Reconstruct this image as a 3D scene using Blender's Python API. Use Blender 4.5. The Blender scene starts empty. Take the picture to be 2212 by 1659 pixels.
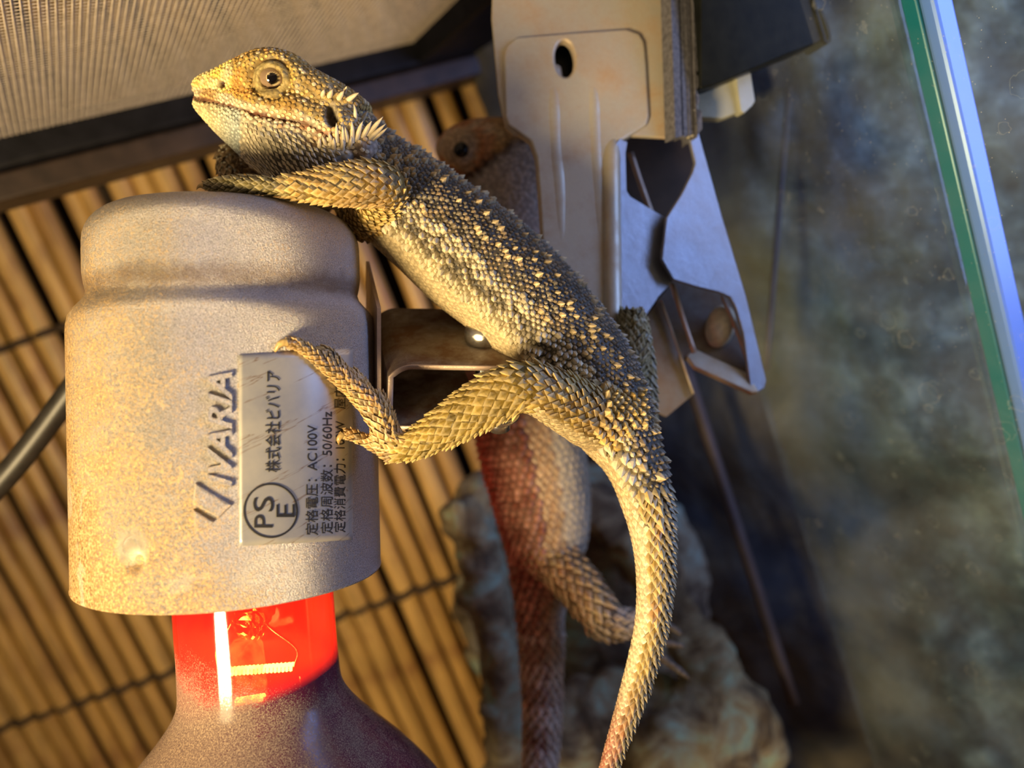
import bpy, bmesh, math, random
import numpy as np
from mathutils import Vector, Matrix, noise
from mathutils.bvhtree import BVHTree
from mathutils.kdtree import KDTree

random.seed(7)
rng = np.random.default_rng(7)
scene = bpy.context.scene
COL = scene.collection

# ------------------------------------------------------------------ camera
FPX, CX, CY = 1661.0, 1106.0, 829.5          # pinhole of the 2212 x 1659 photograph
PITCH, ROLL = math.radians(-11.8), math.radians(20.6)
CAM = np.array([0.0, 0.0, 0.30])
fwd = np.array([0, math.cos(PITCH), math.sin(PITCH)])
up0 = np.array([0, -math.sin(PITCH), math.cos(PITCH)])
ex = np.array([1.0, 0, 0])
c_up = math.cos(ROLL) * up0 + math.sin(ROLL) * ex
c_rt = math.cos(ROLL) * ex - math.sin(ROLL) * up0
A = np.stack([c_rt, -c_up, fwd], axis=1)      # columns: right, down, forward
cam = bpy.data.cameras.new('camera')
cam.sensor_width = 36.0
cam.lens = 36.0 * FPX / 2212.0
cam.clip_start = 0.005
cam.clip_end = 20
cam.dof.use_dof = True
cam.dof.focus_distance = 0.133
cam.dof.aperture_fstop = 11.5
co = bpy.data.objects.new('camera', cam)
COL.objects.link(co)
R3 = Matrix(((c_rt[0], c_up[0], -fwd[0]), (c_rt[1], c_up[1], -fwd[1]), (c_rt[2], c_up[2], -fwd[2])))
co.matrix_world = Matrix.Translation(Vector(CAM)) @ R3.to_4x4()
scene.camera = co

def W(p):
    """centimetres beside the camera (right, down, forward) -> world metres"""
    return np.asarray(p, float) @ A.T * 0.01 + CAM
def WD(v):
    return np.asarray(v, float) @ A.T
def U(px, py, d):
    return np.array([(px - CX) / FPX * d, (py - CY) / FPX * d, d])
UPC = A.T @ np.array([0, 0, 1.0])              # world up in that frame

# ------------------------------------------------------------------ world, lamps, exposure
scene.view_settings.view_transform = 'Standard'
scene.view_settings.look = 'None'
scene.view_settings.exposure = 0.0
scene.view_settings.gamma = 1.0
scene.view_settings.use_curve_mapping = False
wd = bpy.data.worlds.new('room_light')
scene.world = wd
wd.use_nodes = True
wd.node_tree.nodes['Background'].inputs[0].default_value = (0.55, 0.5, 0.48, 1)
wd.node_tree.nodes['Background'].inputs[1].default_value = 0.10

def area_light(name, pos, target, power, color, sx, sy, shape='RECTANGLE', spread=180):
    l = bpy.data.lights.new(name, 'AREA')
    l.energy = power; l.color = color; l.shape = shape; l.size = sx * .01; l.size_y = sy * .01
    l.spread = math.radians(spread)
    o = bpy.data.objects.new(name, l)
    COL.objects.link(o)
    a, b = Vector(W(pos)), Vector(W(target))
    o.location = a
    o.rotation_euler = (b - a).to_track_quat('-Z', 'Y').to_euler()
    return o
# a warm basking lamp standing in the tank, left of the camera and a little lower
area_light('basking_light', (-14, 11, -4), (-2, 0, 15), 1.78, (1.0, 0.74, 0.38), 6.5, 6.5, 'DISK')
# the bluish daylight tube over the other side of the tank
area_light('daylight_tube', (22, -13, 9), (0, 2, 19), 0.80, (0.36, 0.48, 1.0), 8, 26)

# ------------------------------------------------------------------ helpers
def nrm(v):
    v = np.asarray(v, float)
    return v / (np.linalg.norm(v) + 1e-12)

def thing(name, base, label, cat, group=None):
    o = bpy.data.objects.new(name, None)
    o.empty_display_size = 0.01
    o.location = Vector(W(base))
    COL.objects.link(o)
    o['label'] = label; o['category'] = cat
    if group: o['group'] = group
    return o

def raw_obj(name, wv, faces, mat, parent=None, smooth=True, colors=None, kind=None):
    """one mesh object from world-metre vertices, seated at its parent's origin"""
    wv = np.asarray(wv, float)
    org = np.array(parent_origin(parent)) if parent else wv.mean(axis=0)
    me = bpy.data.meshes.new(name)
    me.from_pydata((wv - org).tolist(), [], faces)
    me.update()
    if smooth:
        me.polygons.foreach_set('use_smooth', [True] * len(me.polygons))
    if colors is not None:
        ca = me.color_attributes.new('Col', 'FLOAT_COLOR', 'POINT')
        cc = np.ones((len(wv), 4)); cc[:, :3] = colors
        ca.data.foreach_set('color', cc.ravel())
    o = bpy.data.objects.new(name, me)
    COL.objects.link(o)
    if mat: me.materials.append(mat)
    if parent:
        o.parent = parent
        if parent.type != 'EMPTY':            # sub-part: parent mesh already carries the offset
            pass
    else:
        o.location = Vector(org)
    if kind: o['kind'] = kind
    return o

def parent_origin(p):
    o = Vector((0, 0, 0))
    while p is not None:
        o = o + p.location
        p = p.parent
    return o

def mk(name, cv, faces, mat, parent=None, smooth=True, colors=None, kind=None):
    return raw_obj(name, W(cv), faces, mat, parent, smooth, colors, kind)

def tag(o, label, cat, group=None):
    o['label'] = label; o['category'] = cat
    if group: o['group'] = group
    return o

def bevel(o, w, seg=2, angle=35):
    m = o.modifiers.new('bevel', 'BEVEL')
    m.width = w * .01; m.segments = seg; m.limit_method = 'ANGLE'; m.angle_limit = math.radians(angle)
    m.harden_normals = False
    return o

def catmull(P, n):
    """resample rows of control values, n samples per span"""
    P = np.asarray(P, float)
    Q = np.vstack([2 * P[0] - P[1], P, 2 * P[-1] - P[-2]])
    out = []
    for i in range(1, len(Q) - 2):
        a, b, c, d = Q[i - 1], Q[i], Q[i + 1], Q[i + 2]
        for t in np.linspace(0, 1, n, endpoint=False):
            out.append(.5 * (2 * b + (c - a) * t + (2 * a - 5 * b + 4 * c - d) * t * t + (3 * b - a - 3 * c + d) * t ** 3))
    out.append(P[-1])
    return np.array(out)

def frames(C, ref):
    """tangent, side (along ref) and third axis for each centre; ref one vector or one per row"""
    T = np.gradient(C, axis=0)
    T /= np.linalg.norm(T, axis=1)[:, None] + 1e-12
    ref = np.broadcast_to(np.asarray(ref, float), C.shape)
    D = ref - (ref * T).sum(1)[:, None] * T
    D /= np.linalg.norm(D, axis=1)[:, None] + 1e-12
    L = np.cross(T, D)
    return T, D, L

def sweep_mesh(C, rd, rl, ref, seg=24, power=2.0, caps=True):
    T, D, L = frames(C, ref)
    th = np.linspace(0, 2 * math.pi, seg, endpoint=False)
    c, s = np.cos(th), np.sin(th)
    e = 2.0 / power
    cc, ss = np.sign(c) * np.abs(c) ** e, np.sign(s) * np.abs(s) ** e
    V = (C[:, None, :] + D[:, None, :] * (rd[:, None] * cc[None])[..., None] + L[:, None, :] * (rl[:, None] * ss[None])[..., None])
    n = len(C)
    F = []
    for i in range(n - 1):
        for j in range(seg):
            k = (j + 1) % seg
            F.append((i * seg + j, i * seg + k, (i + 1) * seg + k, (i + 1) * seg + j))
    V = V.reshape(-1, 3)
    if caps:
        V = np.vstack([V, C[0], C[-1]])
        a, b = n * seg, n * seg + 1
        for j in range(seg):
            k = (j + 1) % seg
            F.append((a, k, j)); F.append((b, (n - 1) * seg + j, (n - 1) * seg + k))
    return V, F

def tube(ctrl, n=6, seg=12, ref=(0.3, 0.2, -1)):
    P = catmull(ctrl, n)
    return sweep_mesh(P[:, :3], P[:, 3], P[:, 3], ref, seg)

def box_axes(c, u, v, w):
    """box about c with half-axes u, v, w (frame of the camera, centimetres)"""
    c, u, v, w = (np.asarray(q, float) for q in (c, u, v, w))
    V = [c + a * u + b * v + d * w for a in (-1, 1) for b in (-1, 1) for d in (-1, 1)]
    F = [(0, 1, 3, 2), (4, 6, 7, 5), (0, 4, 5, 1), (2, 3, 7, 6), (0, 2, 6, 4), (1, 5, 7, 3)]
    return np.array(V), F

def lathe(profile, seg, frame):
    """profile rows (radius, height) turned about frame's second axis"""
    o, X, Y, Z = frame
    V = []
    for r, h in profile:
        for j in range(seg):
            t = 2 * math.pi * j / seg
            V.append(o + Y * h + X * (r * math.cos(t)) + Z * (r * math.sin(t)))
    F = []
    for i in range(len(profile) - 1):
        for j in range(seg):
            k = (j + 1) % seg
            F.append((i * seg + j, (i + 1) * seg + j, (i + 1) * seg + k, i * seg + k))
    return np.array(V), F

class Plane:
    """a plane through a pixel at a depth, with a normal in the camera-side frame"""
    def __init__(s, px, py, d, n):
        s.p = U(px, py, d); s.n = nrm(n)
    def at(s, px, py, off=0.0):
        r = U(px, py, 1.0)
        t = (s.p @ s.n + off) / (r @ s.n)
        return r * t

def plate(name, poly, plane, thick, mat, parent, holes=(), off=0.0, bev=0.0, seg=2, kind=None, label=None):
    """sheet of real thickness cut to an outline; its front lies on the plane, its body behind it"""
    bm = bmesh.new()
    loops = [poly] + list(holes)
    edges = []
    for lp in loops:
        vs = [bm.verts.new(plane.at(x, y, off)) for x, y in lp]
        for i in range(len(vs)):
            edges.append(bm.edges.new((vs[i], vs[(i + 1) % len(vs)])))
    bmesh.ops.triangle_fill(bm, use_beauty=True, use_dissolve=True, edges=edges)
    nb = -plane.n if plane.n[2] < 0 else plane.n
    r = bmesh.ops.extrude_face_region(bm, geom=list(bm.faces))
    vs = [g for g in r['geom'] if isinstance(g, bmesh.types.BMVert)]
    bmesh.ops.translate(bm, verts=vs, vec=Vector(nb * thick))
    bmesh.ops.recalc_face_normals(bm, faces=bm.faces)
    V = np.array([v.co[:] for v in bm.verts])
    bm.verts.index_update()
    F = [tuple(v.index for v in f.verts) for f in bm.faces]
    bm.free()
    o = mk(name, V, F, mat, parent, smooth=bev > 0, kind=kind)
    if bev > 0:
        bevel(o, bev, seg)
        m = o.modifiers.new('wn', 'WEIGHTED_NORMAL')
    if label: o['label'] = label
    return o

def arc(cx, cy, rx, ry, n=24, rot=0.0):
    r = math.radians(rot)
    out = []
    for i in range(n):
        t = 2 * math.pi * i / n
        x, y = rx * math.cos(t), ry * math.sin(t)
        out.append((cx + x * math.cos(r) - y * math.sin(r), cy + x * math.sin(r) + y * math.cos(r)))
    return out

def uv_ball(c, r, seg=24, rings=14, axes=((1, 0, 0), (0, 1, 0), (0, 0, 1))):
    axes = np.asarray(axes, float)
    V = [c - axes[1] * r[1]]
    for i in range(1, rings):
        p = math.pi * i / rings
        for j in range(seg):
            t = 2 * math.pi * j / seg
            V.append(c + axes[0] * (r[0] * math.sin(p) * math.cos(t)) - axes[1] * (r[1] * math.cos(p)) + axes[2] * (r[2] * math.sin(p) * math.sin(t)))
    V.append(c + axes[1] * r[1])
    F = []
    for j in range(seg):
        k = (j + 1) % seg
        F.append((0, 1 + j, 1 + k))
        for i in range(rings - 2):
            a = 1 + i * seg
            F.append((a + j, a + seg + j, a + seg + k, a + k))
        a = 1 + (rings - 2) * seg
        F.append((a + j, len(V) - 1, a + k))
    return np.array(V), F

# ------------------------------------------------------------------ materials
class NT:
    def __init__(s, name):
        s.m = bpy.data.materials.new(name); s.m.use_nodes = True
        s.t = s.m.node_tree
        s.b = s.t.nodes['Principled BSDF']
        s.out = s.t.nodes['Material Output']
        s.tc = None
    def n(s, kind, **kw):
        nd = s.t.nodes.new('ShaderNode' + kind)
        for k, v in kw.items():
            if isinstance(k, str) and hasattr(nd, k): setattr(nd, k, v)
        return nd
    def l(s, a, b): s.t.links.new(a, b)
    def coord(s, scale=(1, 1, 1), rot=(0, 0, 0)):
        """object coordinates in centimetres"""
        if s.tc is None: s.tc = s.n('TexCoord')
        mp = s.n('Mapping')
        mp.inputs['Scale'].default_value = tuple(100 * q for q in scale)
        mp.inputs['Rotation'].default_value = rot
        s.l(s.tc.outputs['Object'], mp.inputs[0])
        return mp.outputs[0]
    def noise(s, scale, detail=4, rough=.55, vec=None, dist=0.0):
        nd = s.n('TexNoise')
        nd.inputs['Scale'].default_value = scale
        nd.inputs['Detail'].default_value = detail
        nd.inputs['Roughness'].default_value = rough
        nd.inputs['Distortion'].default_value = dist
        s.l(vec if vec is not None else s.coord(), nd.inputs['Vector'])
        return nd.outputs['Fac']
    def ramp(s, fac, stops, interp='LINEAR'):
        nd = s.n('ValToRGB')
        nd.color_ramp.interpolation = interp
        el = nd.color_ramp.elements
        while len(el) < len(stops): el.new(.5)
        for e, (p, c) in zip(el, stops):
            e.position = p
            e.color = tuple(c) + (1,) if not np.isscalar(c) else (c, c, c, 1)
        s.l(fac, nd.inputs[0])
        return nd.outputs[0]
    def mix(s, fac, a, b, blend='MIX'):
        nd = s.n('Mix'); nd.data_type = 'RGBA'; nd.blend_type = blend
        for v, i in ((fac, 0), (a, 6), (b, 7)):
            if hasattr(v, 'links'): s.l(v, nd.inputs[i])
            elif i == 0: nd.inputs[0].default_value = v
            else: nd.inputs[i].default_value = tuple(v) + (1,)
        return nd.outputs[2]
    def math(s, op, a, b=0.0):
        nd = s.n('Math'); nd.operation = op
        for v, i in ((a, 0), (b, 1)):
            if hasattr(v, 'links'): s.l(v, nd.inputs[i])
            else: nd.inputs[i].default_value = v
        return nd.outputs[0]
    def bump(s, h, strength=.4, dist=.02):
        nd = s.n('Bump')
        nd.inputs['Strength'].default_value = strength
        nd.inputs['Distance'].default_value = dist * .01
        s.l(h, nd.inputs['Height'])
        s.l(nd.outputs[0], s.b.inputs['Normal'])
    def set(s, **kw):
        names = dict(col='Base Color', rough='Roughness', metal='Metallic', spec='Specular IOR Level', coat='Coat Weight', trans='Transmission Weight', ior='IOR', emit='Emission Color', es='Emission Strength', alpha='Alpha', sss='Subsurface Weight')
        for k, v in kw.items():
            i = s.b.inputs[names[k]]
            if hasattr(v, 'links'): s.l(v, i)
            elif isinstance(v, (tuple, list)): i.default_value = tuple(v) + (1,) if len(v) == 3 else v
            else: i.default_value = v
        return s

def simple(name, col, rough=.5, metal=0.0, var=.25, scale=6, bump=.0, spec=.5):
    t = NT(name)
    f = t.noise(scale)
    d = tuple(q * (1 - var) for q in col); b = tuple(min(1, q * (1 + var)) for q in col)
    t.set(col=t.ramp(f, [(.3, d), (.7, b)]), rough=rough, metal=metal, spec=spec)
    if bump: t.bump(t.noise(scale * 6), bump)
    return t.m

def m_shell():
    t = NT('dusty_silver_shell')
    grain = t.noise(55, 3, .6)
    patch = t.noise(1.1, 5, .6)
    speck = t.noise(22, 5, .75)
    # dust lies thicker on the side away from the clip: a gradient across the shell broken by noise
    geo = t.n('SeparateXYZ'); t.l(t.coord(), geo.inputs[0])
    across = t.n('MapRange'); across.inputs[1].default_value = -2.2; across.inputs[2].default_value = 1.8
    across.inputs[3].default_value = 1.0; across.inputs[4].default_value = 0.0
    t.l(geo.outputs[0], across.inputs[0])
    d = t.math('ADD', t.math('MULTIPLY', across.outputs[0], .62), t.math('MULTIPLY', patch, .6))
    d = t.math('ADD', d, t.math('MULTIPLY', t.math('SUBTRACT', speck, .5), 1.5))
    dust = t.ramp(d, [(.36, 0.0), (.68, 1.0)])
    silver = t.ramp(grain, [(.36, (.30, .285, .28)), (.64, (.62, .60, .60))])
    tan = t.ramp(speck, [(.37, (.10, .05, .018)), (.46, (.38, .225, .085)), (.60, (.72, .52, .27))])
    attr = t.n('Attribute'); attr.attribute_name = 'Col'
    ag = t.n('SeparateColor'); t.l(attr.outputs['Color'], ag.inputs[0])
    grime_shade = t.ramp(t.math('ADD', ag.outputs[0], t.math('MULTIPLY', t.math('SUBTRACT', t.noise(3.0, 6, .7), .5), 1.1)), [(.40, 0.0), (1.0, .62)])  # groove band mixes dirt with painted shade; the dent spot is a stain
    rust = t.ramp(t.noise(9, 6, .7), [(.66, 0.0), (.72, 1.0)])
    col = t.mix(dust, silver, tan)
    col = t.mix(t.math('MULTIPLY', rust, .55), col, (.23, .10, .035))
    bare = t.ramp(t.noise(1.0, 6, .6, dist=1.2), [(.60, 0.0), (.66, 1.0)])
    col = t.mix(t.math('MULTIPLY', bare, .4), col, (.56, .55, .50))
    col = t.mix(grime_shade, col, (.13, .075, .035))
    t.set(col=col, rough=t.mix(dust, (.33,) * 3, (.52,) * 3), metal=t.mix(dust, (.78,) * 3, (.35,) * 3))
    glint = t.ramp(ag.outputs[1], [(.3, 0.0), (.8, 1.0)])  # painted highlight by the dent: paler, smoother, more metallic
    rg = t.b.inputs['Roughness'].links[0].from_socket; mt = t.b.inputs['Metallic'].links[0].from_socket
    t.set(col=t.mix(glint, col, (.80, .74, .62)), rough=t.mix(glint, rg, (.26,) * 3), metal=t.mix(glint, mt, (.95,) * 3))
    t.bump(t.math('ADD', grain, t.math('MULTIPLY', speck, 1.2)), .7, .04)
    return t.m

def m_metal(name, base, rust_amt, rough=.38, metal=.85, rustcol=(.25, .12, .045), sc=1.6, th=.5):
    t = NT(name)
    rust = t.ramp(t.noise(sc, 6, .68), [(th - .12, 0.0), (th + .16, 1.0)])
    g = t.noise(60, 2)
    b = t.ramp(g, [(.3, tuple(q * .85 for q in base)), (.7, base)])
    f = t.math('MULTIPLY', rust, rust_amt)
    t.set(col=t.mix(f, b, rustcol), rough=t.mix(f, (rough,) * 3, (.75,) * 3), metal=t.mix(f, (metal,) * 3, (.1,) * 3))
    t.bump(t.math('ADD', g, rust), .25, .02)
    return t.m

def m_skin(name='lizard_skin', rough=.55, vor=9.0, strength=.6, tint=(1, 1, 1)):
    t = NT(name)
    at = t.n('Attribute'); at.attribute_name = 'Col'
    v = t.n('TexVoronoi'); v.inputs['Scale'].default_value = vor
    t.l(t.coord(), v.inputs['Vector'])
    mott = t.ramp(t.noise(14, 4, .65), [(.3, .72), (.7, 1.18)])
    col = t.mix(1.0, at.outputs['Color'], mott, 'MULTIPLY')
    crack = t.ramp(v.outputs['Distance'], [(.25, 1.0), (.62, .62)])
    col = t.mix(1.0, col, crack, 'MULTIPLY')
    t.set(col=col, rough=rough, spec=.35)
    t.bump(t.math('SUBTRACT', 1.0, v.outputs['Distance']), strength, .05)
    return t.m

def m_scale():
    t = NT('lizard_scales')
    at = t.n('Attribute'); at.attribute_name = 'Col'
    mott = t.ramp(t.noise(18, 3, .6), [(.3, .8), (.7, 1.12)])
    t.set(col=t.mix(1.0, at.outputs['Color'], mott, 'MULTIPLY'), rough=.45, spec=.4)
    return t.m

def m_glass():
    """dusty pane: clear, with haze, speckles and dried water rings"""
    t = NT('stained_glass_pane')
    tr = t.n('BsdfTransparent'); tr.inputs[0].default_value = (.86, .93, .94, 1)
    gl = t.n('BsdfGlossy'); gl.inputs['Roughness'].default_value = .04
    gl.inputs[0].default_value = (.8, .9, 1, 1)
    df = t.n('BsdfDiffuse'); df.inputs[0].default_value = (.55, .58, .6, 1)
    fr = t.n('Fresnel'); fr.inputs[0].default_value = 1.10
    m1 = t.n('MixShader'); t.l(fr.outputs[0], m1.inputs[0]); t.l(tr.outputs[0], m1.inputs[1]); t.l(gl.outputs[0], m1.inputs[2])
    vec = t.coord()
    wob = t.n('TexNoise'); wob.inputs['Scale'].default_value = 7; t.l(vec, wob.inputs['Vector'])
    wv = t.mix(.16, vec, wob.outputs['Color'], 'ADD')
    v = t.n('TexVoronoi'); v.inputs['Scale'].default_value = 1.15; t.l(wv, v.inputs['Vector'])
    sep = t.n('SeparateColor'); t.l(v.outputs['Color'], sep.inputs[0])
    rad = t.math('ADD', t.math('MULTIPLY', sep.outputs[0], .26), .05)
    band = t.math('ABSOLUTE', t.math('SUBTRACT', v.outputs['Distance'], rad))
    ring = t.ramp(band, [(0.0, 1.0), (.022, 0.0)])
    inside = t.math('MULTIPLY', t.math('LESS_THAN', v.outputs['Distance'], rad), .16)
    on = t.math('GREATER_THAN', sep.outputs[1], .55)
    ring = t.math('MULTIPLY', t.math('MAXIMUM', ring, inside), on)
    v2 = t.n('TexVoronoi'); v2.inputs['Scale'].default_value = 7.5; t.l(vec, v2.inputs['Vector'])
    s2 = t.n('SeparateColor'); t.l(v2.outputs['Color'], s2.inputs[0])
    dot = t.math('MULTIPLY', t.math('LESS_THAN', v2.outputs['Distance'], .085), t.math('GREATER_THAN', s2.outputs[0], .55))
    haze = t.ramp(t.noise(.28, 5, .6, dist=.6), [(.38, 0.006), (.72, .07)])
    f = t.math('MAXIMUM', t.math('MULTIPLY', ring, .17), t.math('MULTIPLY', dot, .40))
    f = t.math('MAXIMUM', f, haze)
    m2 = t.n('MixShader'); t.l(f, m2.inputs[0]); t.l(m1.outputs[0], m2.inputs[1]); t.l(df.outputs[0], m2.inputs[2])
    t.l(m2.outputs[0], t.out.inputs[0])
    return t.m

def m_clear(name, tint, gloss=.12, rough=.05):
    t = NT(name)
    tr = t.n('BsdfTransparent'); tr.inputs[0].default_value = tuple(tint) + (1,)
    gl = t.n('BsdfGlossy'); gl.inputs['Roughness'].default_value = rough
    m1 = t.n('MixShader'); m1.inputs[0].default_value = gloss
    t.l(tr.outputs[0], m1.inputs[1]); t.l(gl.outputs[0], m1.inputs[2])
    t.l(m1.outputs[0], t.out.inputs[0])
    return t.m

def m_bulb():
    """red coated bulb glass under a coat of grey-brown dust that thickens towards the round end"""
    t = NT('red_bulb_glass')
    tr = t.n('BsdfTransparent'); tr.inputs[0].default_value = (.95, .13, .06, 1)
    tl = t.n('BsdfTranslucent'); tl.inputs[0].default_value = (.95, .03, .025, 1)
    df = t.n('BsdfDiffuse'); df.inputs[0].default_value = (.30, .012, .018, 1)
    gl = t.n('BsdfGlossy'); gl.inputs['Roughness'].default_value = .07
    a = t.n('MixShader'); a.inputs[0].default_value = .38
    t.l(tr.outputs[0], a.inputs[1]); t.l(tl.outputs[0], a.inputs[2])
    b = t.n('MixShader'); b.inputs[0].default_value = .18
    t.l(a.outputs[0], b.inputs[1]); t.l(df.outputs[0], b.inputs[2])
    fr = t.n('Fresnel'); fr.inputs[0].default_value = 1.5
    c = t.n('MixShader'); t.l(fr.outputs[0], c.inputs[0]); t.l(b.outputs[0], c.inputs[1]); t.l(gl.outputs[0], c.inputs[2])
    # opaque lower coat of the envelope
    sep = t.n('SeparateXYZ'); vec = t.coord()
    geo = t.n('Attribute'); geo.attribute_name = 'Col'
    sc = t.n('SeparateColor'); t.l(geo.outputs['Color'], sc.inputs[0])
    spk = t.noise(38, 4, .75)
    low = t.math('ADD', t.math('MULTIPLY', sc.outputs[0], 1.0), t.math('MULTIPLY', t.math('SUBTRACT', t.noise(1.3, 4), .5), .55))
    dens = t.math('ADD', low, t.math('MULTIPLY', t.math('SUBTRACT', spk, .5), .9))
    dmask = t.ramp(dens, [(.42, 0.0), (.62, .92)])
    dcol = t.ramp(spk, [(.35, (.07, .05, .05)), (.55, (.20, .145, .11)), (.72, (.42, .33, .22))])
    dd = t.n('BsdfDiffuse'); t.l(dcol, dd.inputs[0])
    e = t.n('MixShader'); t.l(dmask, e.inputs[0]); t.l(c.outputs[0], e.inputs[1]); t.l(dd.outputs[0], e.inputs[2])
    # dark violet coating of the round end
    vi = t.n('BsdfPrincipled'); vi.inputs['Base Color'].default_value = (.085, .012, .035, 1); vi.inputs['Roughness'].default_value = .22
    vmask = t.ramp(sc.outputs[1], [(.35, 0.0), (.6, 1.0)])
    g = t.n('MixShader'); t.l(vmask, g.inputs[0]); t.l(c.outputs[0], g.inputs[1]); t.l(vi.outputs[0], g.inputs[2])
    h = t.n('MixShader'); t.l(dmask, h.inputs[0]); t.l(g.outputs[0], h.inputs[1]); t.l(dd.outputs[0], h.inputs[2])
    t.l(h.outputs[0], t.out.inputs[0])
    return t.m

def m_emit(name, col, st):
    t = NT(name)
    e = t.n('Emission'); e.inputs[0].default_value = tuple(col) + (1,); e.inputs[1].default_value = st
    t.l(e.outputs[0], t.out.inputs[0])
    return t.m

def m_bamboo(k):
    t = NT('bamboo_cane')
    vec = t.coord((3, 3, .25))
    f = t.noise(1.2, 5, .6, vec)
    st = t.noise(.35, 3, .5, t.coord())
    base = [(.50, .30, .095), (.42, .245, .08), (.56, .35, .12)][k]
    c = t.ramp(f, [(.3, tuple(q * .55 for q in base)), (.55, base), (.75, tuple(q * 1.2 for q in base))])
    c = t.mix(t.ramp(st, [(.52, 0.0), (.68, .6)]), c, (.20, .075, .035))
    t.set(col=c, rough=.42)
    t.bump(f, .2, .03)
    return t.m

def m_rock(name, stops, sc=.6, bump=.7, rough=.85):
    t = NT(name)
    f = t.noise(sc, 8, .65, dist=.8)
    c = t.ramp(f, stops)
    t.set(col=c, rough=rough)
    t.bump(t.noise(sc * 3, 8, .7), bump, .25)
    return t.m

def m_capsule():
    t = NT('glowing_capsule')
    tr = t.n('BsdfTransparent'); tr.inputs[0].default_value = (.98, .93, .8, 1)
    em = t.n('Emission'); em.inputs[0].default_value = (1, .55, .16, 1); em.inputs[1].default_value = 7.0
    f = t.ramp(t.noise(5, 3, .6), [(.4, .04), (.65, .5)])
    a = t.n('MixShader'); t.l(f, a.inputs[0]); t.l(tr.outputs[0], a.inputs[1]); t.l(em.outputs[0], a.inputs[2])
    t.l(a.outputs[0], t.out.inputs[0])
    return t.m

def m_backdrop():
    t = NT('mossy_reflection_board')
    a = t.noise(.16, 8, .62, dist=.7); b = t.noise(.09, 5, .6, t.coord((1, 1, .6)), 1.0); c = t.noise(.5, 6, .7)
    base = t.ramp(a, [(.34, (.006, .006, .008)), (.47, (.022, .020, .018)), (.56, (.06, .05, .028)), (.68, (.12, .10, .05))])
    blue = t.ramp(c, [(.3, (.05, .075, .085)), (.7, (.22, .30, .36))])  # these patches put the bluish light into the board's colour
    geo = t.n('Attribute'); geo.attribute_name = 'Col'
    sp = t.n('SeparateColor'); t.l(geo.outputs['Color'], sp.inputs[0])
    col = t.mix(t.math('MULTIPLY', t.ramp(b, [(.46, 0.0), (.62, .85)]), t.math('ADD', t.math('MULTIPLY', sp.outputs[0], .9), .12)), base, blue)
    pale_right = t.ramp(t.math('ADD', sp.outputs[0], t.math('MULTIPLY', t.math('SUBTRACT', a, .5), 1.6)), [(.45, 0.0), (.75, .8)])  # paler towards the right, broken by noise
    pale = t.ramp(c, [(.34, (.020, .026, .036)), (.5, (.085, .108, .12)), (.66, (.25, .30, .30))])
    col = t.mix(pale_right, col, pale)
    t.set(col=col, rough=.85)
    t.bump(c, .7, .25)
    return t.m

M = {}
M['shell'] = m_shell()
M['clamp'] = m_metal('worn_clamp_steel', (.56, .51, .41), .7, .36, .38, (.40, .23, .10), 1.0, .56)
M['plate'] = m_metal('clean_zinc_plate', (.34, .35, .40), .12, .34, .8)
M['rusty'] = m_metal('rusty_bracket_steel', (.34, .31, .26), .95, .42, .6, (.13, .062, .024), 1.5, .42)
M['channel'] = m_metal('shaded_channel_steel', (.20, .17, .14), .7, .45, .5, (.09, .045, .02), 1.5, .5)  # steel colour darkened for the shade inside the handle
M['bare'] = m_metal('bare_cut_edge', (.62, .48, .38), .3, .4, .6)
M['chrome'] = m_metal('bolt_chrome', (.66, .66, .62), .1, .16, 1.0)
M['black'] = simple('black_coated_steel', (.006, .007, .006), .45, 0, .4, 3, .15, .18)
M['lidblack'] = simple('black_plastic_frame', (.007, .007, .010), .55, 0, .4, 2, 0, .2)
M['rim'] = simple('dark_brown_rim', (.035, .022, .016), .5, 0, .4, 1.5)
M['rubber'] = simple('grey_rubber_pad', (.085, .083, .095), .6, 0, .5, 12)
M['cream'] = simple('cream_edge', (.55, .50, .36), .55, 0, .2, 8)
M['plastic'] = m_metal('grey_clear_plastic', (.34, .34, .26), .25, .3, 0.0, (.2, .17, .1))
M['label'] = None
M['ink'] = simple('black_print', (.012, .011, .012), .6, 0, .2, 5)
M['skin'] = m_skin()
M['scales'] = m_scale()
M['claw'] = simple('horn_claw', (.42, .29, .11), .3, 0, .4, 12)
M['spike'] = simple('pale_spike_horn', (.64, .54, .36), .45, 0, .22, 10)
M['glass'] = m_glass()
M['bulb'] = m_bulb()
M['filament'] = m_emit('glowing_filament', (1.0, .62, .22), 90.0)
M['quartz'] = m_capsule()
M['foil'] = m_metal('crinkled_foil', (.9, .75, .4), .0, .12, 1.0)
M['cord'] = simple('black_cord_rubber', (.018, .016, .014), .45, 0, .3, 3)
M['twine'] = simple('dark_twine', (.045, .028, .016), .9, 0, .4, 8)
M['wire'] = simple('beige_mesh_wire', (.60, .52, .44), .5, 0, .2, 3)
M['bamboo'] = [m_bamboo(k) for k in range(3)]
M['sand'] = m_rock('red_brown_sand', [(.3, (.16, .07, .035)), (.7, (.33, .17, .09))], 2.0)
M['backdrop'] = m_backdrop()
M['darkwall'] = simple('dark_room_wall', (.035, .024, .016), .9, 0, .4, .3)
M['ceiling'] = simple('room_ceiling', (.07, .05, .04), .9, 0, .3, .12)
M['hide'] = m_rock('weathered_hide', [(.30, (.02, .014, .010)), (.44, (.13, .095, .055)), (.54, (.28, .24, .15)), (.66, (.30, .42, .34))], .6, .9)
M['teal'] = NT('teal_glass_edge').set(col=(.004, .16, .20), rough=.28, spec=.5).m
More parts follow.
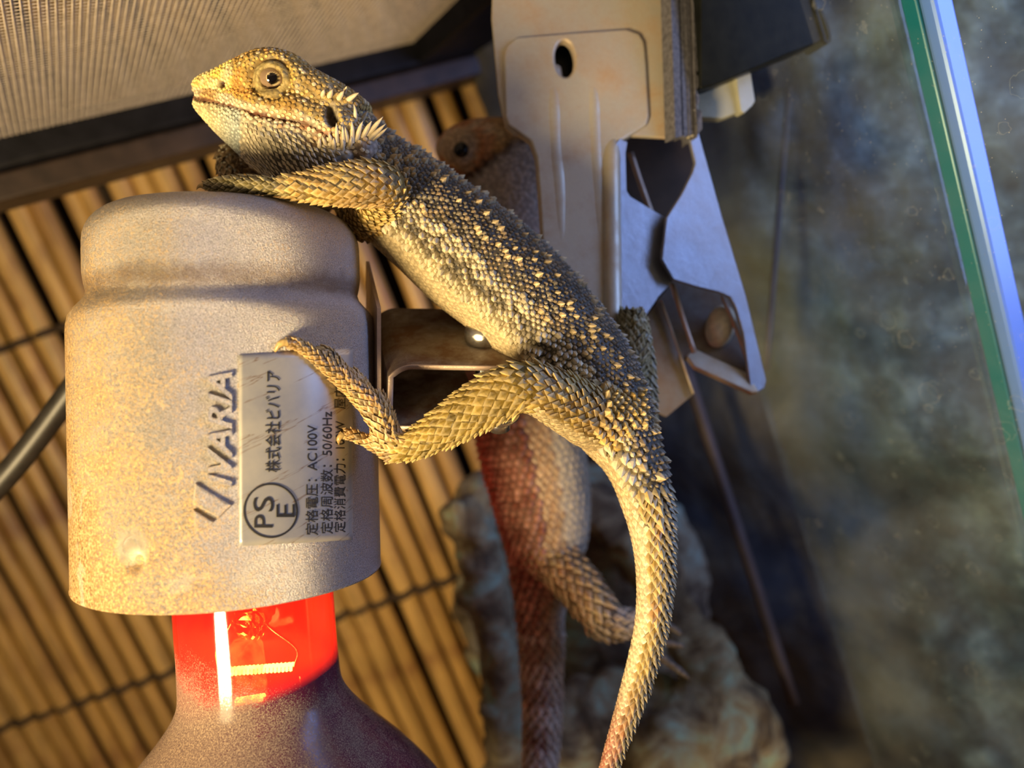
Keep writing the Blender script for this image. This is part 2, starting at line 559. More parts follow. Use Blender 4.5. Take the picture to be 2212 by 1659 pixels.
M['edge'] = NT('blue_streak_glass').set(col=(.16, .26, .62), rough=.30, spec=.6).m  # blue reflected light is put into this edge colour
M['pupil'] = simple('black_pupil', (.004, .004, .004), .08, 0, .1, 5)
M['brown'] = simple('dark_brown_strip', (.06, .042, .034), .6, 0, .3, 1)

# ------------------------------------------------------------------ the setting
LIDH = 7.4
d2 = WD([1, -.506, .576]); d2[2] = 0; d2 = nrm(d2)           # along the back of the tank (world)
d1 = np.array([-d2[1], d2[0], 0])                            # away from the camera
ZW = np.array([0, 0, 1.0])
def lid_pt(px, py, h=LIDH):
    r = U(px, py, 1.0)
    return W(r * (h / (r @ UPC)))
K = lid_pt(890, 92)

def wbox(name, p0, u, v, w, mat, parent=None, kind=None, bev=0.0):
    """box from a world corner and three world edges (metres)"""
    p0 = np.asarray(p0, float)
    V = [p0 + a * u + b * v + d * w for a in (0, 1) for b in (0, 1) for d in (0, 1)]
    F = [(0, 1, 3, 2), (4, 6, 7, 5), (0, 4, 5, 1), (2, 3, 7, 6), (0, 2, 6, 4), (1, 5, 7, 3)]
    o = raw_obj(name, V, F, mat, parent, smooth=False, kind=kind)
    if bev: bevel(o, bev, 2)
    return o

fl = wbox('floor', np.array([-.9, -.3, -.02]), np.array([1.9, 0, 0]), np.array([0, 1.3, 0]), np.array([0, 0, .02]), M['sand'], kind='structure')
fl['label'] = 'red-brown sand on the floor of the tank'
# bamboo plane
sdir = WD([1, -.355, -.10]); sdir[2] = 0; sdir = nrm(sdir)
sn = np.array([-sdir[1], sdir[0], 0])
B0 = W(U(700, 1100, 39)); B0[2] = 0
wb = wbox('wall_back', B0 - sdir * .75 + sn * .05 - ZW * .02, sdir * 1.6, sn * .03, ZW * 1.0, M['darkwall'], kind='structure')
wb['label'] = 'dark wall behind the bamboo blind'
ce = wbox('ceiling', np.array([-.9, -.3, .95]), np.array([1.9, 0, 0]), np.array([0, 1.3, 0]), np.array([0, 0, .03]), M['ceiling'], kind='structure')
ce['label'] = 'brownish ceiling above the mesh lid'

# ---- bamboo blind: each cane a part
blind = thing('bamboo_blind', np.array([0, 0, 0]), 'split bamboo blind of upright canes tied with dark twine behind the lamp', 'blind')
blind.location = Vector(B0)
def cane_mesh(k):
    r = .50 + .05 * (k - 1)
    prof = []
    node = 9 + 4 * k
    for i in range(0, 97):
        h = i * .75
        e = 0.0
        q = (h + 3 * k) % node
        if q < .8: e = .05 * (1 - abs(q - .4) / .4)
        prof.append((r + e, h))
    V, F = lathe(prof, 12, (np.zeros(3), np.array([1., 0, 0]), np.array([0, 0, 1.]), np.array([0, 1., 0])))
    me = bpy.data.meshes.new('bamboo_cane')
    me.from_pydata((V * .01).tolist(), [], [f[::-1] for f in F]); me.update()
    me.polygons.foreach_set('use_smooth', [True] * len(me.polygons))
    me.materials.append(M['bamboo'][k])
    return me
canes = [cane_mesh(k) for k in range(3)]
x = -.46
cane_x = []
while x < .155:
    k = random.randrange(3)
    o = bpy.data.objects.new('bamboo_cane', canes[k])
    COL.objects.link(o); o.parent = blind
    jig = random.uniform(-.002, .002)
    o.location = Vector(sdir * x + sn * jig)
    o.rotation_euler = (random.uniform(-.006, .006), random.uniform(-.006, .006), random.uniform(0, 6))
    cane_x.append(x)
    x += random.uniform(.0112, .0136)
def blind_height(px, py):
    r = WD(U(px, py, 1.0)); t = ((B0 - CAM) @ sn) / (r @ sn)
    return (CAM + r * t)[2]
for (px, py) in ((60, 735), (700, 1335)):
    h = blind_height(px, py)
    for sgn in (-1, 1):
        pts = []
        for i, cx in enumerate(cane_x):
            pts.append(np.append(sdir * cx + sn * (.0066 * sgn * (1 if i % 2 else -1)) + ZW * h, .0019))
        P = catmull(np.array(pts), 5)
        V, F = sweep_mesh(P[:, :3], P[:, 3], P[:, 3], ZW, 8)
        o = raw_obj('twine', V + B0, F, M['twine'], blind)

# ---- lid: black frame, fine mesh
lid = thing('mesh_lid', np.zeros(3), 'tank lid of fine beige mesh in a black frame', 'lid')
lid.location = Vector(K)
bar_h, bar_w = .0085, .022
wbox('lid_frame', K - d2 * .70 - ZW * bar_h, d2 * .735, d1 * bar_w, ZW * (bar_h + .004), M['lidblack'], lid, bev=.15)
wbox('lid_frame', K - d1 * .55 - ZW * bar_h, d2 * .032, d1 * .55, ZW * (bar_h + .004), M['lidblack'], lid, bev=.15)
# mesh wires (too many to pick apart) joined into one part
pit = .0017
VV, FF = [], []
def strand(a, b, r):
    t = nrm(b - a); s = nrm(np.cross(t, ZW))
    i = len(VV)
    for q in (a, b):
        VV.extend([q + s * r, q + ZW * r, q - s * r, q - ZW * r])
    for j in range(4):
        FF.append((i + j, i + (j + 1) % 4, i + 4 + (j + 1) % 4, i + 4 + j))
LX, LY = .42, .38
nx, ny = int(LX / pit), int(LY / pit)
for i in range(nx):
    a = K - d2 * (i * pit)
    strand(a, a - d1 * LY, .00021)
for j in range(ny):
    a = K - d1 * (j * pit) + ZW * .0002
    strand(a, a - d2 * LX, .00012)
for i in range(20, nx - 1):
    for j in range(30, ny - 1):
        a = K - d2 * (i * pit) - d1 * (j * pit); b = a - d2 * pit * .9 - d1 * pit * .9
        k0 = len(VV); s = nrm(np.cross(b - a, ZW)) * .00007
        VV.extend([a + s, a - s, b - s, b + s]); FF.append((k0, k0 + 1, k0 + 2, k0 + 3))
raw_obj('screen_mesh', VV, FF, M['wire'], lid, smooth=False, kind='stuff')

# ---- dark rim of the tank under the lid
rim = wbox('trim_1', K - d2 * .70 - ZW * .0168 + d1 * .004, d2 * .735, d1 * .018, ZW * .0082, M['rim'], kind='structure', bev=.1)
rim['label'] = 'dark brown top rim of the tank below the lid'

# ---- rock board at the right, standing in for a reflection in the glass
bd0 = W(U(1255, 830, 35)); bd1 = W(U(2500, 900, 25))
bd0[2] = bd1[2] = 0
bu = bd1 - bd0
bn = nrm(np.cross(bu, ZW))
BW = []
NB, MB_ = 70, 60
for j in range(MB_ + 1):
    for i in range(NB + 1):
        p = bd0 + bu * (i / NB * 1.15) + ZW * (j / MB_ * .62)
        q = Vector(p * 16)
        n1 = noise.fractal(q, 1.0, 2.0, 5)
        BW.append(p + bn * (.010 * n1) * (1 if bn @ (CAM - bd0) > 0 else -1))
BF = [(j * (NB + 1) + i, j * (NB + 1) + i + 1, (j + 1) * (NB + 1) + i + 1, (j + 1) * (NB + 1) + i) for j in range(MB_) for i in range(NB)]
bcl = np.zeros((len(BW), 3)); bcl[:, 0] = np.clip((np.tile(np.linspace(0, 1.15, NB + 1), MB_ + 1) - .38) / .35, 0, 1)
br = raw_obj('wall_right', BW, BF, M['backdrop'], colors=bcl, kind='structure')
br['label'] = 'mossy blue-grey rock board standing in for a reflection in the stained glass'

# ---- glass door at the right
GA, GB = U(1650, 830, 24), U(2080, 550, 16.6)
ga, gb = W(GA), W(GB)
gu = gb - ga; gu[2] = 0
glen = np.linalg.norm(gu); gu = gu / glen
gn = np.cross(gu, ZW)
g0 = ga.copy(); g0[2] = .02
pane = wbox('glass_door', g0, gu * glen, gn * .0025, ZW * .34, M['glass'])
tag(pane, 'dusty glass door with dried water rings beside the clamp lamp', 'glass door')
g1 = g0 + gu * (glen + .002)
pane2 = wbox('glass_door', g1 + gn * .004, gu * .20, gn * .0025, ZW * .34, M['glass'])
tag(pane2, 'water-stained glass pane beyond the teal polished edge', 'glass door')
gt = thing('glass_edge_profile', np.zeros(3), 'teal edge of the sliding glass door with a blue light streak put in its colour', 'glass edge')
gt.location = Vector(g1)
wbox('teal_edge', g1 - gn * .0016, gu * .0033, gn * .0052, ZW * .34, M['teal'], gt, bev=.04)
wbox('blue_streak_edge', g1 + gu * .00335 - gn * .0022, gu * .0033, gn * .0056, ZW * .34, M['edge'], gt, bev=.08)
# solid strips added behind the glass in place of soft tube reflections
for (a, b, d, r, nm, mt, lb) in (((1705, 190), (1655, 800), 26, .10, 'reflection_strip', M['brown'], 'thin upright strip standing in for a tube reflection in the glass near the black bracket'),
                                 ((1470, 760), (1715, 1520), 28.5, .22, 'reflection_strip', M['brown'], 'slanting brown strip standing in for a reflection in the glass beside the hide')):
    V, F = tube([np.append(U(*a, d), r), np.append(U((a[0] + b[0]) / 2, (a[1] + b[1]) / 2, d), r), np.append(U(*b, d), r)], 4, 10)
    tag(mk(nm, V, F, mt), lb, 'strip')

# ------------------------------------------------------------------ clamp lamp
LAX = np.array([-5.19, 0.0, 14.2])
lamp_dirY = nrm([.022, 1, 0])
lamp_Z = nrm(np.array([.343, 0, -.939]))
lamp_X = nrm(np.cross(lamp_dirY, lamp_Z)) * -1
if lamp_X[0] < 0: lamp_X = -lamp_X
lamp_Z = nrm(np.cross(lamp_X, lamp_dirY)); lamp_Z = lamp_Z if lamp_Z[2] < 0 else -lamp_Z
RL, RU = 2.634, 2.375
lamp = thing('clamp_lamp', LAX + lamp_dirY * 3.45, 'dusty silver cylindrical clamp lamp with a printed label and red bulb', 'lamp')

def cyl_hit(px, py, R):
    """where the sight line of a pixel meets the shell of radius R"""
    r = U(px, py, 1.0)
    o = -LAX
    a = lamp_dirY
    rp = r - (r @ a) * a; op = o - (o @ a) * a
    A_, B_, C_ = rp @ rp, 2 * rp @ op, op @ op - R * R
    disc = B_ * B_ - 4 * A_ * C_
    t = (-B_ - math.sqrt(max(disc, 0))) / (2 * A_)
    return r * t

prof = [(0.02, -3.12), (.8, -3.12), (1.55, -3.11)]
for i in range(9):
    t = math.pi / 2 * i / 8
    prof.append((RU - .62 + .62 * math.sin(t), -3.10 + .62 * (1 - math.cos(t))))
prof += [(RU + .005, -2.3), (RU + .005, -1.95), (RU - .02, -1.75), (RU - .05, -1.62), (RU - .02, -1.52), (RU + .06, -1.42), (RU + .16, -1.31), (RU + .225, -1.2), (RL, -1.05), (RL + .008, -.9)]
prof += [(RL + .008 + .012 * k / 80, -.9 + (3.40 + .9) * k / 80) for k in range(1, 81)]
prof += [(RL + .03, 3.44), (RL + .02, 3.47), (RL - .05, 3.47), (RL - .08, 3.42), (RL - .09, 2.0), (RL - .1, .2), (1.7, -.2), (.1, -.2)]
V, F = lathe(prof, 300, (LAX, lamp_X, lamp_dirY, lamp_Z))
dent = cyl_hit(292, 1212, RL + .02)
axp = V - LAX; axp = axp - (axp @ lamp_dirY)[:, None] * lamp_dirY
rad = axp / (np.linalg.norm(axp, axis=1)[:, None] + 1e-9)
dd = np.linalg.norm(V - dent, axis=1)
V = V - rad * (.22 * np.exp(-(dd / .13) ** 2))[:, None] + rad * (.05 * np.exp(-(dd / .34) ** 2))[:, None]
hgt = (V - LAX) @ lamp_dirY
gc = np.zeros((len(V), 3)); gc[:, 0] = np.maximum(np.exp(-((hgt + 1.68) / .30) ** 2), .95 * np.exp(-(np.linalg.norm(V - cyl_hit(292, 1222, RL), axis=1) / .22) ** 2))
gc[:, 1] = np.exp(-(np.linalg.norm(V - cyl_hit(287, 1182, RL), axis=1) / .30) ** 2)  # where the highlight above the dent is painted
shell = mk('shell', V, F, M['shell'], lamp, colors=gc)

# label film
def m_label():
    t = NT('clear_label_film')
    vec = t.coord((1, 1, 1))
    f = t.noise(1.2, 5, .6)
    cr = t.n('TexWave'); cr.wave_type = 'BANDS'; cr.bands_direction = 'Z'
    c = t.ramp(f, [(.35, (.33, .33, .345)), (.65, (.46, .44, .40))])
    crack = t.ramp(t.noise(2.2, 3, .5, t.coord((.35, .35, 4.5), (0, -.36, 0))), [(.605, 0.0), (.62, 1.0), (.64, 0.0)])
    c = t.mix(t.math('MULTIPLY', crack, .8), c, (.18, .10, .05))
    t.set(col=c, rough=.30, metal=.35)
    return t.m
M['label'] = m_label()
LXs = np.linspace(516, 762, 26); LYs = np.linspace(766, 1180, 30)
V = []
for rr in (RL + .024, RL + .005):
    for yy in LYs:
        for xx in LXs:
            k = (xx - 516) / 246
            V.append(cyl_hit(xx, yy + 0 * k - 14 * k, rr))
F = []
nX, nY = len(LXs), len(LYs)
for j in range(nY - 1):
    for i in range(nX - 1):
        F.append((j * nX + i, (j + 1) * nX + i, (j + 1) * nX + i + 1, j * nX + i + 1))
bnd = [i for i in range(nX)] + [j * nX + nX - 1 for j in range(1, nY)] + [(nY - 1) * nX + i for i in range(nX - 2, -1, -1)] + [j * nX for j in range(nY - 2, 0, -1)]
for a, b in zip(bnd, bnd[1:] + bnd[:1]):
    F.append((a, b, b + nX * nY, a + nX * nY))
lab = mk('label_film', V, F, M['label'], lamp)
lab['label'] = 'clear rating label with black print'

def text_mesh(s, shear=0.0, offset=0.0, extrude=0.0, bevel_d=0.0):
    cu = bpy.data.curves.new('print', 'FONT')
    cu.body = s; cu.size = 1.0; cu.shear = shear; cu.offset = offset; cu.extrude = extrude; cu.bevel_depth = bevel_d; cu.bevel_resolution = 1
    cu.resolution_u = 4
    o = bpy.data.objects.new('print', cu); COL.objects.link(o)
    dg = bpy.context.evaluated_depsgraph_get()
    me = bpy.data.meshes.new_from_object(o.evaluated_get(dg))
    V = np.array([v.co[:] for v in me.vertices]).reshape(-1, 3)
    F = [tuple(p.vertices) for p in me.polygons]
    bpy.data.objects.remove(o); bpy.data.curves.remove(cu); bpy.data.meshes.remove(me)
    return V, F

def wrap_text(name, s, xl, xr, y0, y1, mat, parent, lift=.034, relief=0.0, **kw):
    """print running up the shell: x from xl (cap top) to xr (baseline), y from y0 (start) to y1 (end)"""
    V, F = text_mesh(s, **kw)
    if len(V) == 0: return None
    mn, mx = V.min(0), V.max(0)
    out = []
    for v in V:
        u = (v[0] - mn[0]) / (mx[0] - mn[0]); w = (v[1] - mn[1]) / (mx[1] - mn[1])
        yy = y0 + (y1 - y0) * u
        xx = xr + (xl - xr) * w
        z = lift + relief * (v[2] - mn[2]) / max(mx[2] - mn[2], 1e-6) if relief else lift
        out.append(cyl_hit(xx, yy, RL + z))
    return mk(name, out, F, mat, parent, smooth=relief > 0)

wrap_text('print_line', '株式会社ビバリア', 573, 606, 1020, 801, M['ink'], lab, offset=.008)
wrap_text('print_line', '定格電圧：AC100V', 660, 688, 1156, 918, M['ink'], lab, offset=.008)
wrap_text('print_line', '定格周波数：50/60Hz', 693, 720, 1153, 889, M['ink'], lab, offset=.004)
wrap_text('print_line', '定格消費電力：100W　屋内', 722, 747, 1150, 836, M['ink'], lab, offset=.0)
wrap_text('print_letter', 'P', 549, 589, 1140, 1112, M['ink'], lab)
wrap_text('print_letter', 'S', 547, 591, 1105, 1073, M['ink'], lab)
wrap_text('print_letter', 'E', 597, 637, 1117, 1089, M['ink'], lab)
V, F = [], []
for i in range(64):
    t = 2 * math.pi * i / 64
    for r_ in (55.5, 59.5):
        V.append(cyl_hit(585 + r_ * math.cos(t), 1103 + r_ * math.sin(t), RL + .034))
for i in range(64):
    k = (i + 1) % 64
    F.append((2 * i, 2 * i + 1, 2 * k + 1, 2 * k))
mk('print_ring', V, F, M['ink'], lab)

# raised maker's mark
def relief(name, poly, h=.07, inset=.28):
    c = np.mean(poly, axis=0)
    V, F = [], []
    n = len(poly)
    for (lift, s) in ((.0, 1.0), (h * .8, .92), (h, .70)):
        for (x_, y_) in poly:
            V.append(cyl_hit(c[0] + (x_ - c[0]) * s, c[1] + (y_ - c[1]) * s, RL + .015 + lift))
    for k in range(2):
        for i in range(n):
            j = (i + 1) % n
            F.append((k * n + i, k * n + j, (k + 1) * n + j, (k + 1) * n + i))
    F.append(tuple(range(2 * n, 3 * n)))
    return mk(name, V, F, M['shell'], shell, smooth=False)
relief('raised_mark', [(421, 1157), (417, 1100), (462, 1128)])
relief('raised_mark', [(421, 1043), (502, 1092), (474, 1119), (417, 1089)])
wrap_text('raised_mark', 'IVARIA', 447, 502, 1052, 802, M['shell'], shell, lift=.012, relief=.06, shear=.25, extrude=.05, bevel_d=.03, offset=.0)

# bulb
bulb = thing('heat_bulb', LAX + lamp_dirY * 13, 'red glowing heat bulb with a dusty violet globe under the silver lamp', 'bulb')
bY = nrm([.075, 1, .0]); bZ = nrm(np.cross([1, 0, 0], bY)); bX = nrm(np.cross(bY, bZ))
bO = LAX + lamp_dirY * 2.6 + np.array([.28, 0, 0])
RN = 1.415
bp = [(RN, 0), (RN, .6), (RN, 1.2), (RN, 1.8), (RN, 2.3), (RN + .01, 2.7), (RN + .02, 2.95), (RN + .06, 3.15), (RN + .17, 3.38), (RN + .37, 3.66), (RN + .62, 3.95), (RN + .95, 4.3), (RN + 1.35, 4.75), (RN + 1.8, 5.35), (RN + 2.2, 6.1), (RN + 2.45, 7.0), (RN + 2.4, 8.0), (RN + 1.9, 9.0), (RN + .9, 9.7), (RN - .5, 10.0), (.02, 10.05)]
bpr = catmull(np.array(bp), 4)
V, F = lathe(bpr, 96, (bO, bX, bY, bZ))
hh = np.repeat(bpr[:, 1], 96)
cc = np.zeros((len(V), 3))
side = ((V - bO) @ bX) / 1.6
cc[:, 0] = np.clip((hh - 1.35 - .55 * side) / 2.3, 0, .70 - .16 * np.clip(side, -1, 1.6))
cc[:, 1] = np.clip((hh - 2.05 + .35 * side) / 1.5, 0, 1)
bo = mk('envelope', V, F, M['bulb'], bulb, colors=cc)
# capsule, filament, foil, lead wires
cpt = lambda px, py, d: U(px, py, d)
cap_c = cpt(536, 1450, 14.2)
V, F = lathe([(.02, -.62), (.22, -.60), (.30, -.48), (.32, 0), (.32, .5), (.26, .66), (.02, .72)], 24, (cap_c, bX, bY, bZ))
mk('capsule', V, F, M['quartz'], bulb)
pts = []
for i in range(150):
    t = i / 149
    c = cpt(474 + 160 * t, 1452 - 12 * t, 14.2)
    a = t * 2 * math.pi * 19
    pts.append(np.append(c + .06 * (bY * math.sin(a) + bZ * math.cos(a)), .03))
pts = np.array(pts)
V, F = sweep_mesh(pts[:, :3], pts[:, 3], pts[:, 3], (0, 1, .1), 6)
mk('filament', V, F, M['filament'], bulb)
pts = []
for i in range(70):
    t = i / 69
    c = cpt(508 + 62 * t, 1516 - 10 * t, 14.15)
    a = t * 2 * math.pi * 9
    pts.append(np.append(c + .05 * (bY * math.sin(a) + bZ * math.cos(a)), .03))
pts = np.array(pts)
V, F = sweep_mesh(pts[:, :3], pts[:, 3], pts[:, 3], (0, 1, .1), 6)
mk('filament', V, F, M['filament'], bulb)
for (q) in ([(470, 1452, 14.2), (466, 1400, 14.25), (500, 1340, 14.3), (505, 1260, 14.3)], [(636, 1440, 14.2), (640, 1400, 14.2), (570, 1340, 14.2), (560, 1260, 14.2)], [(648, 1460, 14.6), (662, 1540, 14.6), (668, 1575, 14.5), (640, 1600, 14.3)]):
    V, F = tube([np.append(cpt(*w_), .022) for w_ in q], 6, 8)
    mk('lead_wire', V, F, M['chrome'], bulb)
# crinkled foil cone above the capsule
V, F = [], []
for j in range(9):
    for i in range(36):
        t = 2 * math.pi * i / 36
        k = j / 8
        r_ = .62 - .48 * k
        r_ *= 1 + .28 * math.sin(5 * t + 9 * k) * random.uniform(.4, 1)
        V.append(cpt(536 + 8 * k, 1285 + 95 * k, 14.2) + bX * r_ * math.cos(t) + bZ * r_ * .7 * math.sin(t) + bY * random.uniform(-.05, .05))
for j in range(8):
    for i in range(36):
        k = (i + 1) % 36
        F.append((j * 36 + i, j * 36 + k, (j + 1) * 36 + k, (j + 1) * 36 + i))
mk('foil_stem', V, F, M['foil'], bulb, smooth=False)
def point_light(name, p, power, col, rad, parent):
    l = bpy.data.lights.new(name, 'POINT'); l.energy = power; l.color = col; l.shadow_soft_size = rad * .01
    o = bpy.data.objects.new(name, l); COL.objects.link(o)
    o.location = Vector(W(p)) - parent_origin(parent); o.parent = parent
    return o
point_light('filament_light', cpt(540, 1420, 14.2), .045, (1, .62, .3), .25, bulb)

# cord behind the lamp
P = [(-1500, 2350, 19, .30), (-800, 1780, 19, .30), (-320, 1330, 19, .30), (-120, 1160, 19, .30), (20, 1020, 19, .30), (150, 850, 19, .30), (260, 690, 18.6, .30), (330, 560, 17.6, .30), (400, 520, 16.4, .28)]
V, F = tube([np.append(U(*q[:3]), q[3]) for q in P], 8, 14)
tag(mk('power_cord', V, F, M['cord']), 'thick black power cord running up behind the silver lamp', 'cord')

# ------------------------------------------------------------------ swivel bracket between lamp and clamp
brk = thing('swivel_bracket', U(980, 940, 14.5), 'rusty bent steel bracket joining the lamp to the clamp', 'bracket')
wv = np.array([-.62, -1.22, 2.15])
th = .10
def strap(path, width, name, mat, t=th):
    """bent strap: profile points, swept along width vector"""
    P = np.array(path)
    T = np.gradient(P, axis=0); T /= np.linalg.norm(T, axis=1)[:, None]
    N = np.cross(T, nrm(width)); N /= np.linalg.norm(N, axis=1)[:, None]
    V = []
    for p, n in zip(P, N):
        V += [p - n * t / 2, p + n * t / 2, p + n * t / 2 + width, p - n * t / 2 + width]
    F = []
    for i in range(len(P) - 1):
        for j in range(4):
            k = (j + 1) % 4
            F.append((4 * i + j, 4 * i + k, 4 * i + 4 + k, 4 * i + 4 + j))
    F += [(0, 3, 2, 1), tuple(4 * (len(P) - 1) + q for q in range(4))]
    return mk(name, V, F, mat, brk, smooth=False)
d0 = 13.85
def bp_(px, py): return U(px, py, d0)
path = [bp_(1180, 800)] + [bp_(1180 - 290 * k / 6, 797 - 5 * k / 6) for k in range(1, 7)]
for i in range(1, 7):
    a = math.pi / 2 * i / 6
    path.append(bp_(890 - 34 - 0 - 12 * math.sin(a) + 34 * (1 - i / 6) - 0, 792 + 22 * (1 - math.cos(a))))
path += [bp_(843, 850), bp_(842, 880), bp_(842, 902)]
for i in range(1, 7):
    a = math.pi / 2 * i / 6
    path.append(bp_(842 + 22 * (1 - math.cos(a)), 902 + 22 * math.sin(a)))
path += [bp_(900, 924), bp_(960, 922), bp_(1050, 918)]
def dedupe(path):
    out = [path[0]]
    for p in path[1:]:
        if np.linalg.norm(p - out[-1]) > .02: out.append(p)
    return out
strap(dedupe(path), wv, 'strap', M['rusty'])
# bright cut edge along the front of the strap
pe = np.array(dedupe(path))
off = nrm(-wv) * .012
V, F = sweep_mesh(pe + off, np.full(len(pe), .050), np.full(len(pe), .018), np.cross([0, 0, 1.], [0, 1, 0]) + np.array([0, 0, .001]), 8)
T = np.gradient(pe, axis=0); T /= np.linalg.norm(T, axis=1)[:, None]
Nn = np.cross(T, nrm(wv)); Nn /= np.linalg.norm(Nn, axis=1)[:, None]
V, F = sweep_mesh(pe + off, np.full(len(pe), .053), np.full(len(pe), .02), Nn, 10)
mk('cut_edge', V, F, M['bare'], brk)
# mount flange against the lamp
fc = (bp_(818, 800) + wv * .45)
V, F = box_axes(fc, np.array([.035, 0, 0]), np.array([0, 1.15, 0]) , wv * .48)
mk('mount_flange', V, F, M['bare'], brk, smooth=False)
# bolt, nut, washer
bc = bp_(1072, 792) + wv * .40
bol_Y = nrm(np.cross(nrm(wv), [1, 0, 0])); bol_Y = bol_Y if bol_Y[1] > 0 else -bol_Y
bX2 = nrm(np.cross(bol_Y, [0, 0, 1])); bZ2 = np.cross(bX2, bol_Y)
fr = (bc, bX2, bol_Y, bZ2)
V, F = lathe([(.01, -.44), (.22, -.43), (.33, -.37), (.37, -.26), (.37, -.07), (.34, -.05), (.01, -.05)], 32, fr)
mk('bolt_head', V, F, M['chrome'], brk)
V, F = lathe([(.01, -.05), (.20, -.05), (.20, 1.9), (.01, 1.9)], 24, fr)
mk('bolt_shank', V, F, M['chrome'], brk)
V, F = lathe([(.1, .04), (.30, .05), (.31, .10), (.31, .34), (.27, .38), (.1, .38)], 6, fr)
mk('nut', V, F, M['chrome'], brk, smooth=False)
wc = U(1078, 893, 13.9)
V, F = lathe([(.12, -.05), (.34, -.05), (.37, -.02), (.37, .05), (.34, .08), (.12, .08)], 36, (wc, bX2, bol_Y, bZ2))
mk('washer', V, F, M['chrome'], brk)
V, F = lathe([(.01, .05), (.2, .05), (.2, .32), (.01, .34)], 20, (wc, bX2, bol_Y, bZ2))
mk('bolt_end', V, F, M['chrome'], brk)

# ------------------------------------------------------------------ clamp
clamp = thing('spring_clamp', U(1420, 860, 17.5), 'worn silver spring clamp with riveted side plates gripping the black bracket', 'clamp')
pj = Plane(1260, 200, 17.3, (.10, -.14, -1))
jaw = [(1062, 38), (1070, -190), (1445, -190), (1448, 0), (1462, 292), (1452, 300), (1435, 297), (1340, 292), (1110, 290), (1092, 275), (1076, 200)]
hole = arc(1220, 126, 21, 40, 26, -4)
plate('jaw', jaw, pj, .12, M['clamp'], clamp, holes=[hole], bev=.03)
panel = [(1087, 118), (1092, 98), (1112, 80), (1240, 70), (1362, 62), (1382, 70), (1394, 92), (1398, 140), (1404, 252), (1398, 270), (1372, 286), (1340, 306), (1322, 340), (1316, 400), (1316, 760), (1200, 760), (1170, 520), (1164, 420), (1158, 340), (1146, 305), (1120, 286), (1096, 270), (1090, 250)]
plate('raised_panel', panel, pj, .26, M['clamp'], clamp, holes=[hole], off=.09, bev=.085, seg=5)
# two soft ribs down the neck
for (x0, x1) in ((1190, 1205), (1275, 1288)):
    V, F = tube([np.append(pj.at(x0, 150, -.22), .24), np.append(pj.at(x0 + 2, 220, -.22), .325), np.append(pj.at(x0 + 6, 330, -.22), .33), np.append(pj.at(x1, 430, -.22), .33), np.append(pj.at(x1 + 8, 640, -.25), .32)], 6, 28)
    mk('neck_rib', V, F, M['clamp'], clamp)
plate('hole_shade', [(1150, 60), (1300, 60), (1300, 220), (1150, 220)], Plane(1220, 130, 17.85, (.1, -.14, -1)), .05, M['black'], clamp)  # black sheet added behind the hole to paint its dark inside
# rounded corner down the neck then the side plate with the pivot
V, F = tube([np.append(pj.at(1326, 296, -.16), .16), np.append(pj.at(1320, 345, .0), .21), np.append(pj.at(1320, 480, .02), .22), np.append(pj.at(1322, 720, .02), .22)], 6, 16)
mk('neck_corner', V, F, M['clamp'], clamp)
pf = Plane(1400, 500, 17.25, (.36, -.04, -1))
ear = [(1320, 322), (1338, 300), (1356, 306), (1352, 330), (1354, 412), (1362, 424), (1438, 470), (1474, 492), (1487, 512), (1494, 548), (1497, 590), (1500, 612), (1458, 604), (1424, 640), (1397, 680), (1386, 720), (1322, 740)]
plate('side_plate', ear, pf, .10, M['plate'], clamp, bev=.02, label='clean zinc pivot plate')
pr = Plane(1560, 560, 17.55, (.36, -.04, -1))
rear = [(1490, 300), (1498, 286), (1508, 280), (1558, 460), (1612, 640), (1656, 822), (1652, 838), (1636, 849), (1622, 842), (1606, 720), (1590, 664), (1578, 642), (1556, 632), (1500, 618), (1455, 604), (1430, 560), (1440, 470), (1472, 420), (1496, 372), (1502, 352)]
plate('rear_side_plate', rear, pr, .10, M['plate'], clamp, bev=.025, label='clean zinc rear handle plate')
# rivet
rv = pf.at(1452, 546, .03)
V, F = uv_ball(rv, (.27, .29, .16), 24, 12, (nrm([1, 0, .36]), (0, 1, 0), nrm([-.36, .04, 1])))
mk('rivet', V, F, M['chrome'], clamp)
# inside of the rear handle: channel wall, lip, red-lit fold and dome nut
pi_ = Plane(1540, 720, 18.35, (-.1, -.35, -1))
plate('rear_channel', [(1420, 650), (1455, 606), (1520, 610), (1590, 640), (1640, 840), (1600, 830), (1496, 772), (1470, 780)], pi_, .10, M['channel'], clamp)
pl_ = Plane(1560, 800, 17.9, (0, -.6, -1))
plate('handle_lip', [(1482, 768), (1500, 752), (1618, 806), (1640, 845), (1624, 848), (1500, 792)], pl_, .16, M['clamp'], clamp, bev=.04)
V, F = tube([np.append(U(1452, 612, 18.0), .06), np.append(U(1476, 690, 18.0), .06), np.append(U(1500, 762, 17.9), .06)], 4, 10)
mk('fold_edge', V, F, M['bare'], clamp)
V, F = tube([np.append(U(1560, 640, 18.0), .05), np.append(U(1598, 730, 17.9), .05), np.append(U(1620, 800, 17.8), .05)], 4, 10)
mk('fold_edge', V, F, M['bare'], clamp)
V, F = uv_ball(U(1556, 705, 18.2), (.34, .52, .30), 28, 14, (nrm([1, .25, 0]), nrm([-.25, 1, 0]), (0, 0, 1)))
mk('dome_nut', V, F, M['cream'], clamp)
plate('front_channel', [(1390, 690), (1428, 648), (1448, 700), (1500, 850), (1440, 900), (1400, 880)], Plane(1440, 760, 18.2, (.2, -.1, -1)), .1, M['channel'], clamp)
V, F = tube([np.append(U(1428, 650, 18.1), .03), np.append(U(1460, 740, 18.1), .03), np.append(U(1498, 850, 18.1), .03)], 4, 8)
mk('channel_edge', V, F, M['clamp'], clamp)
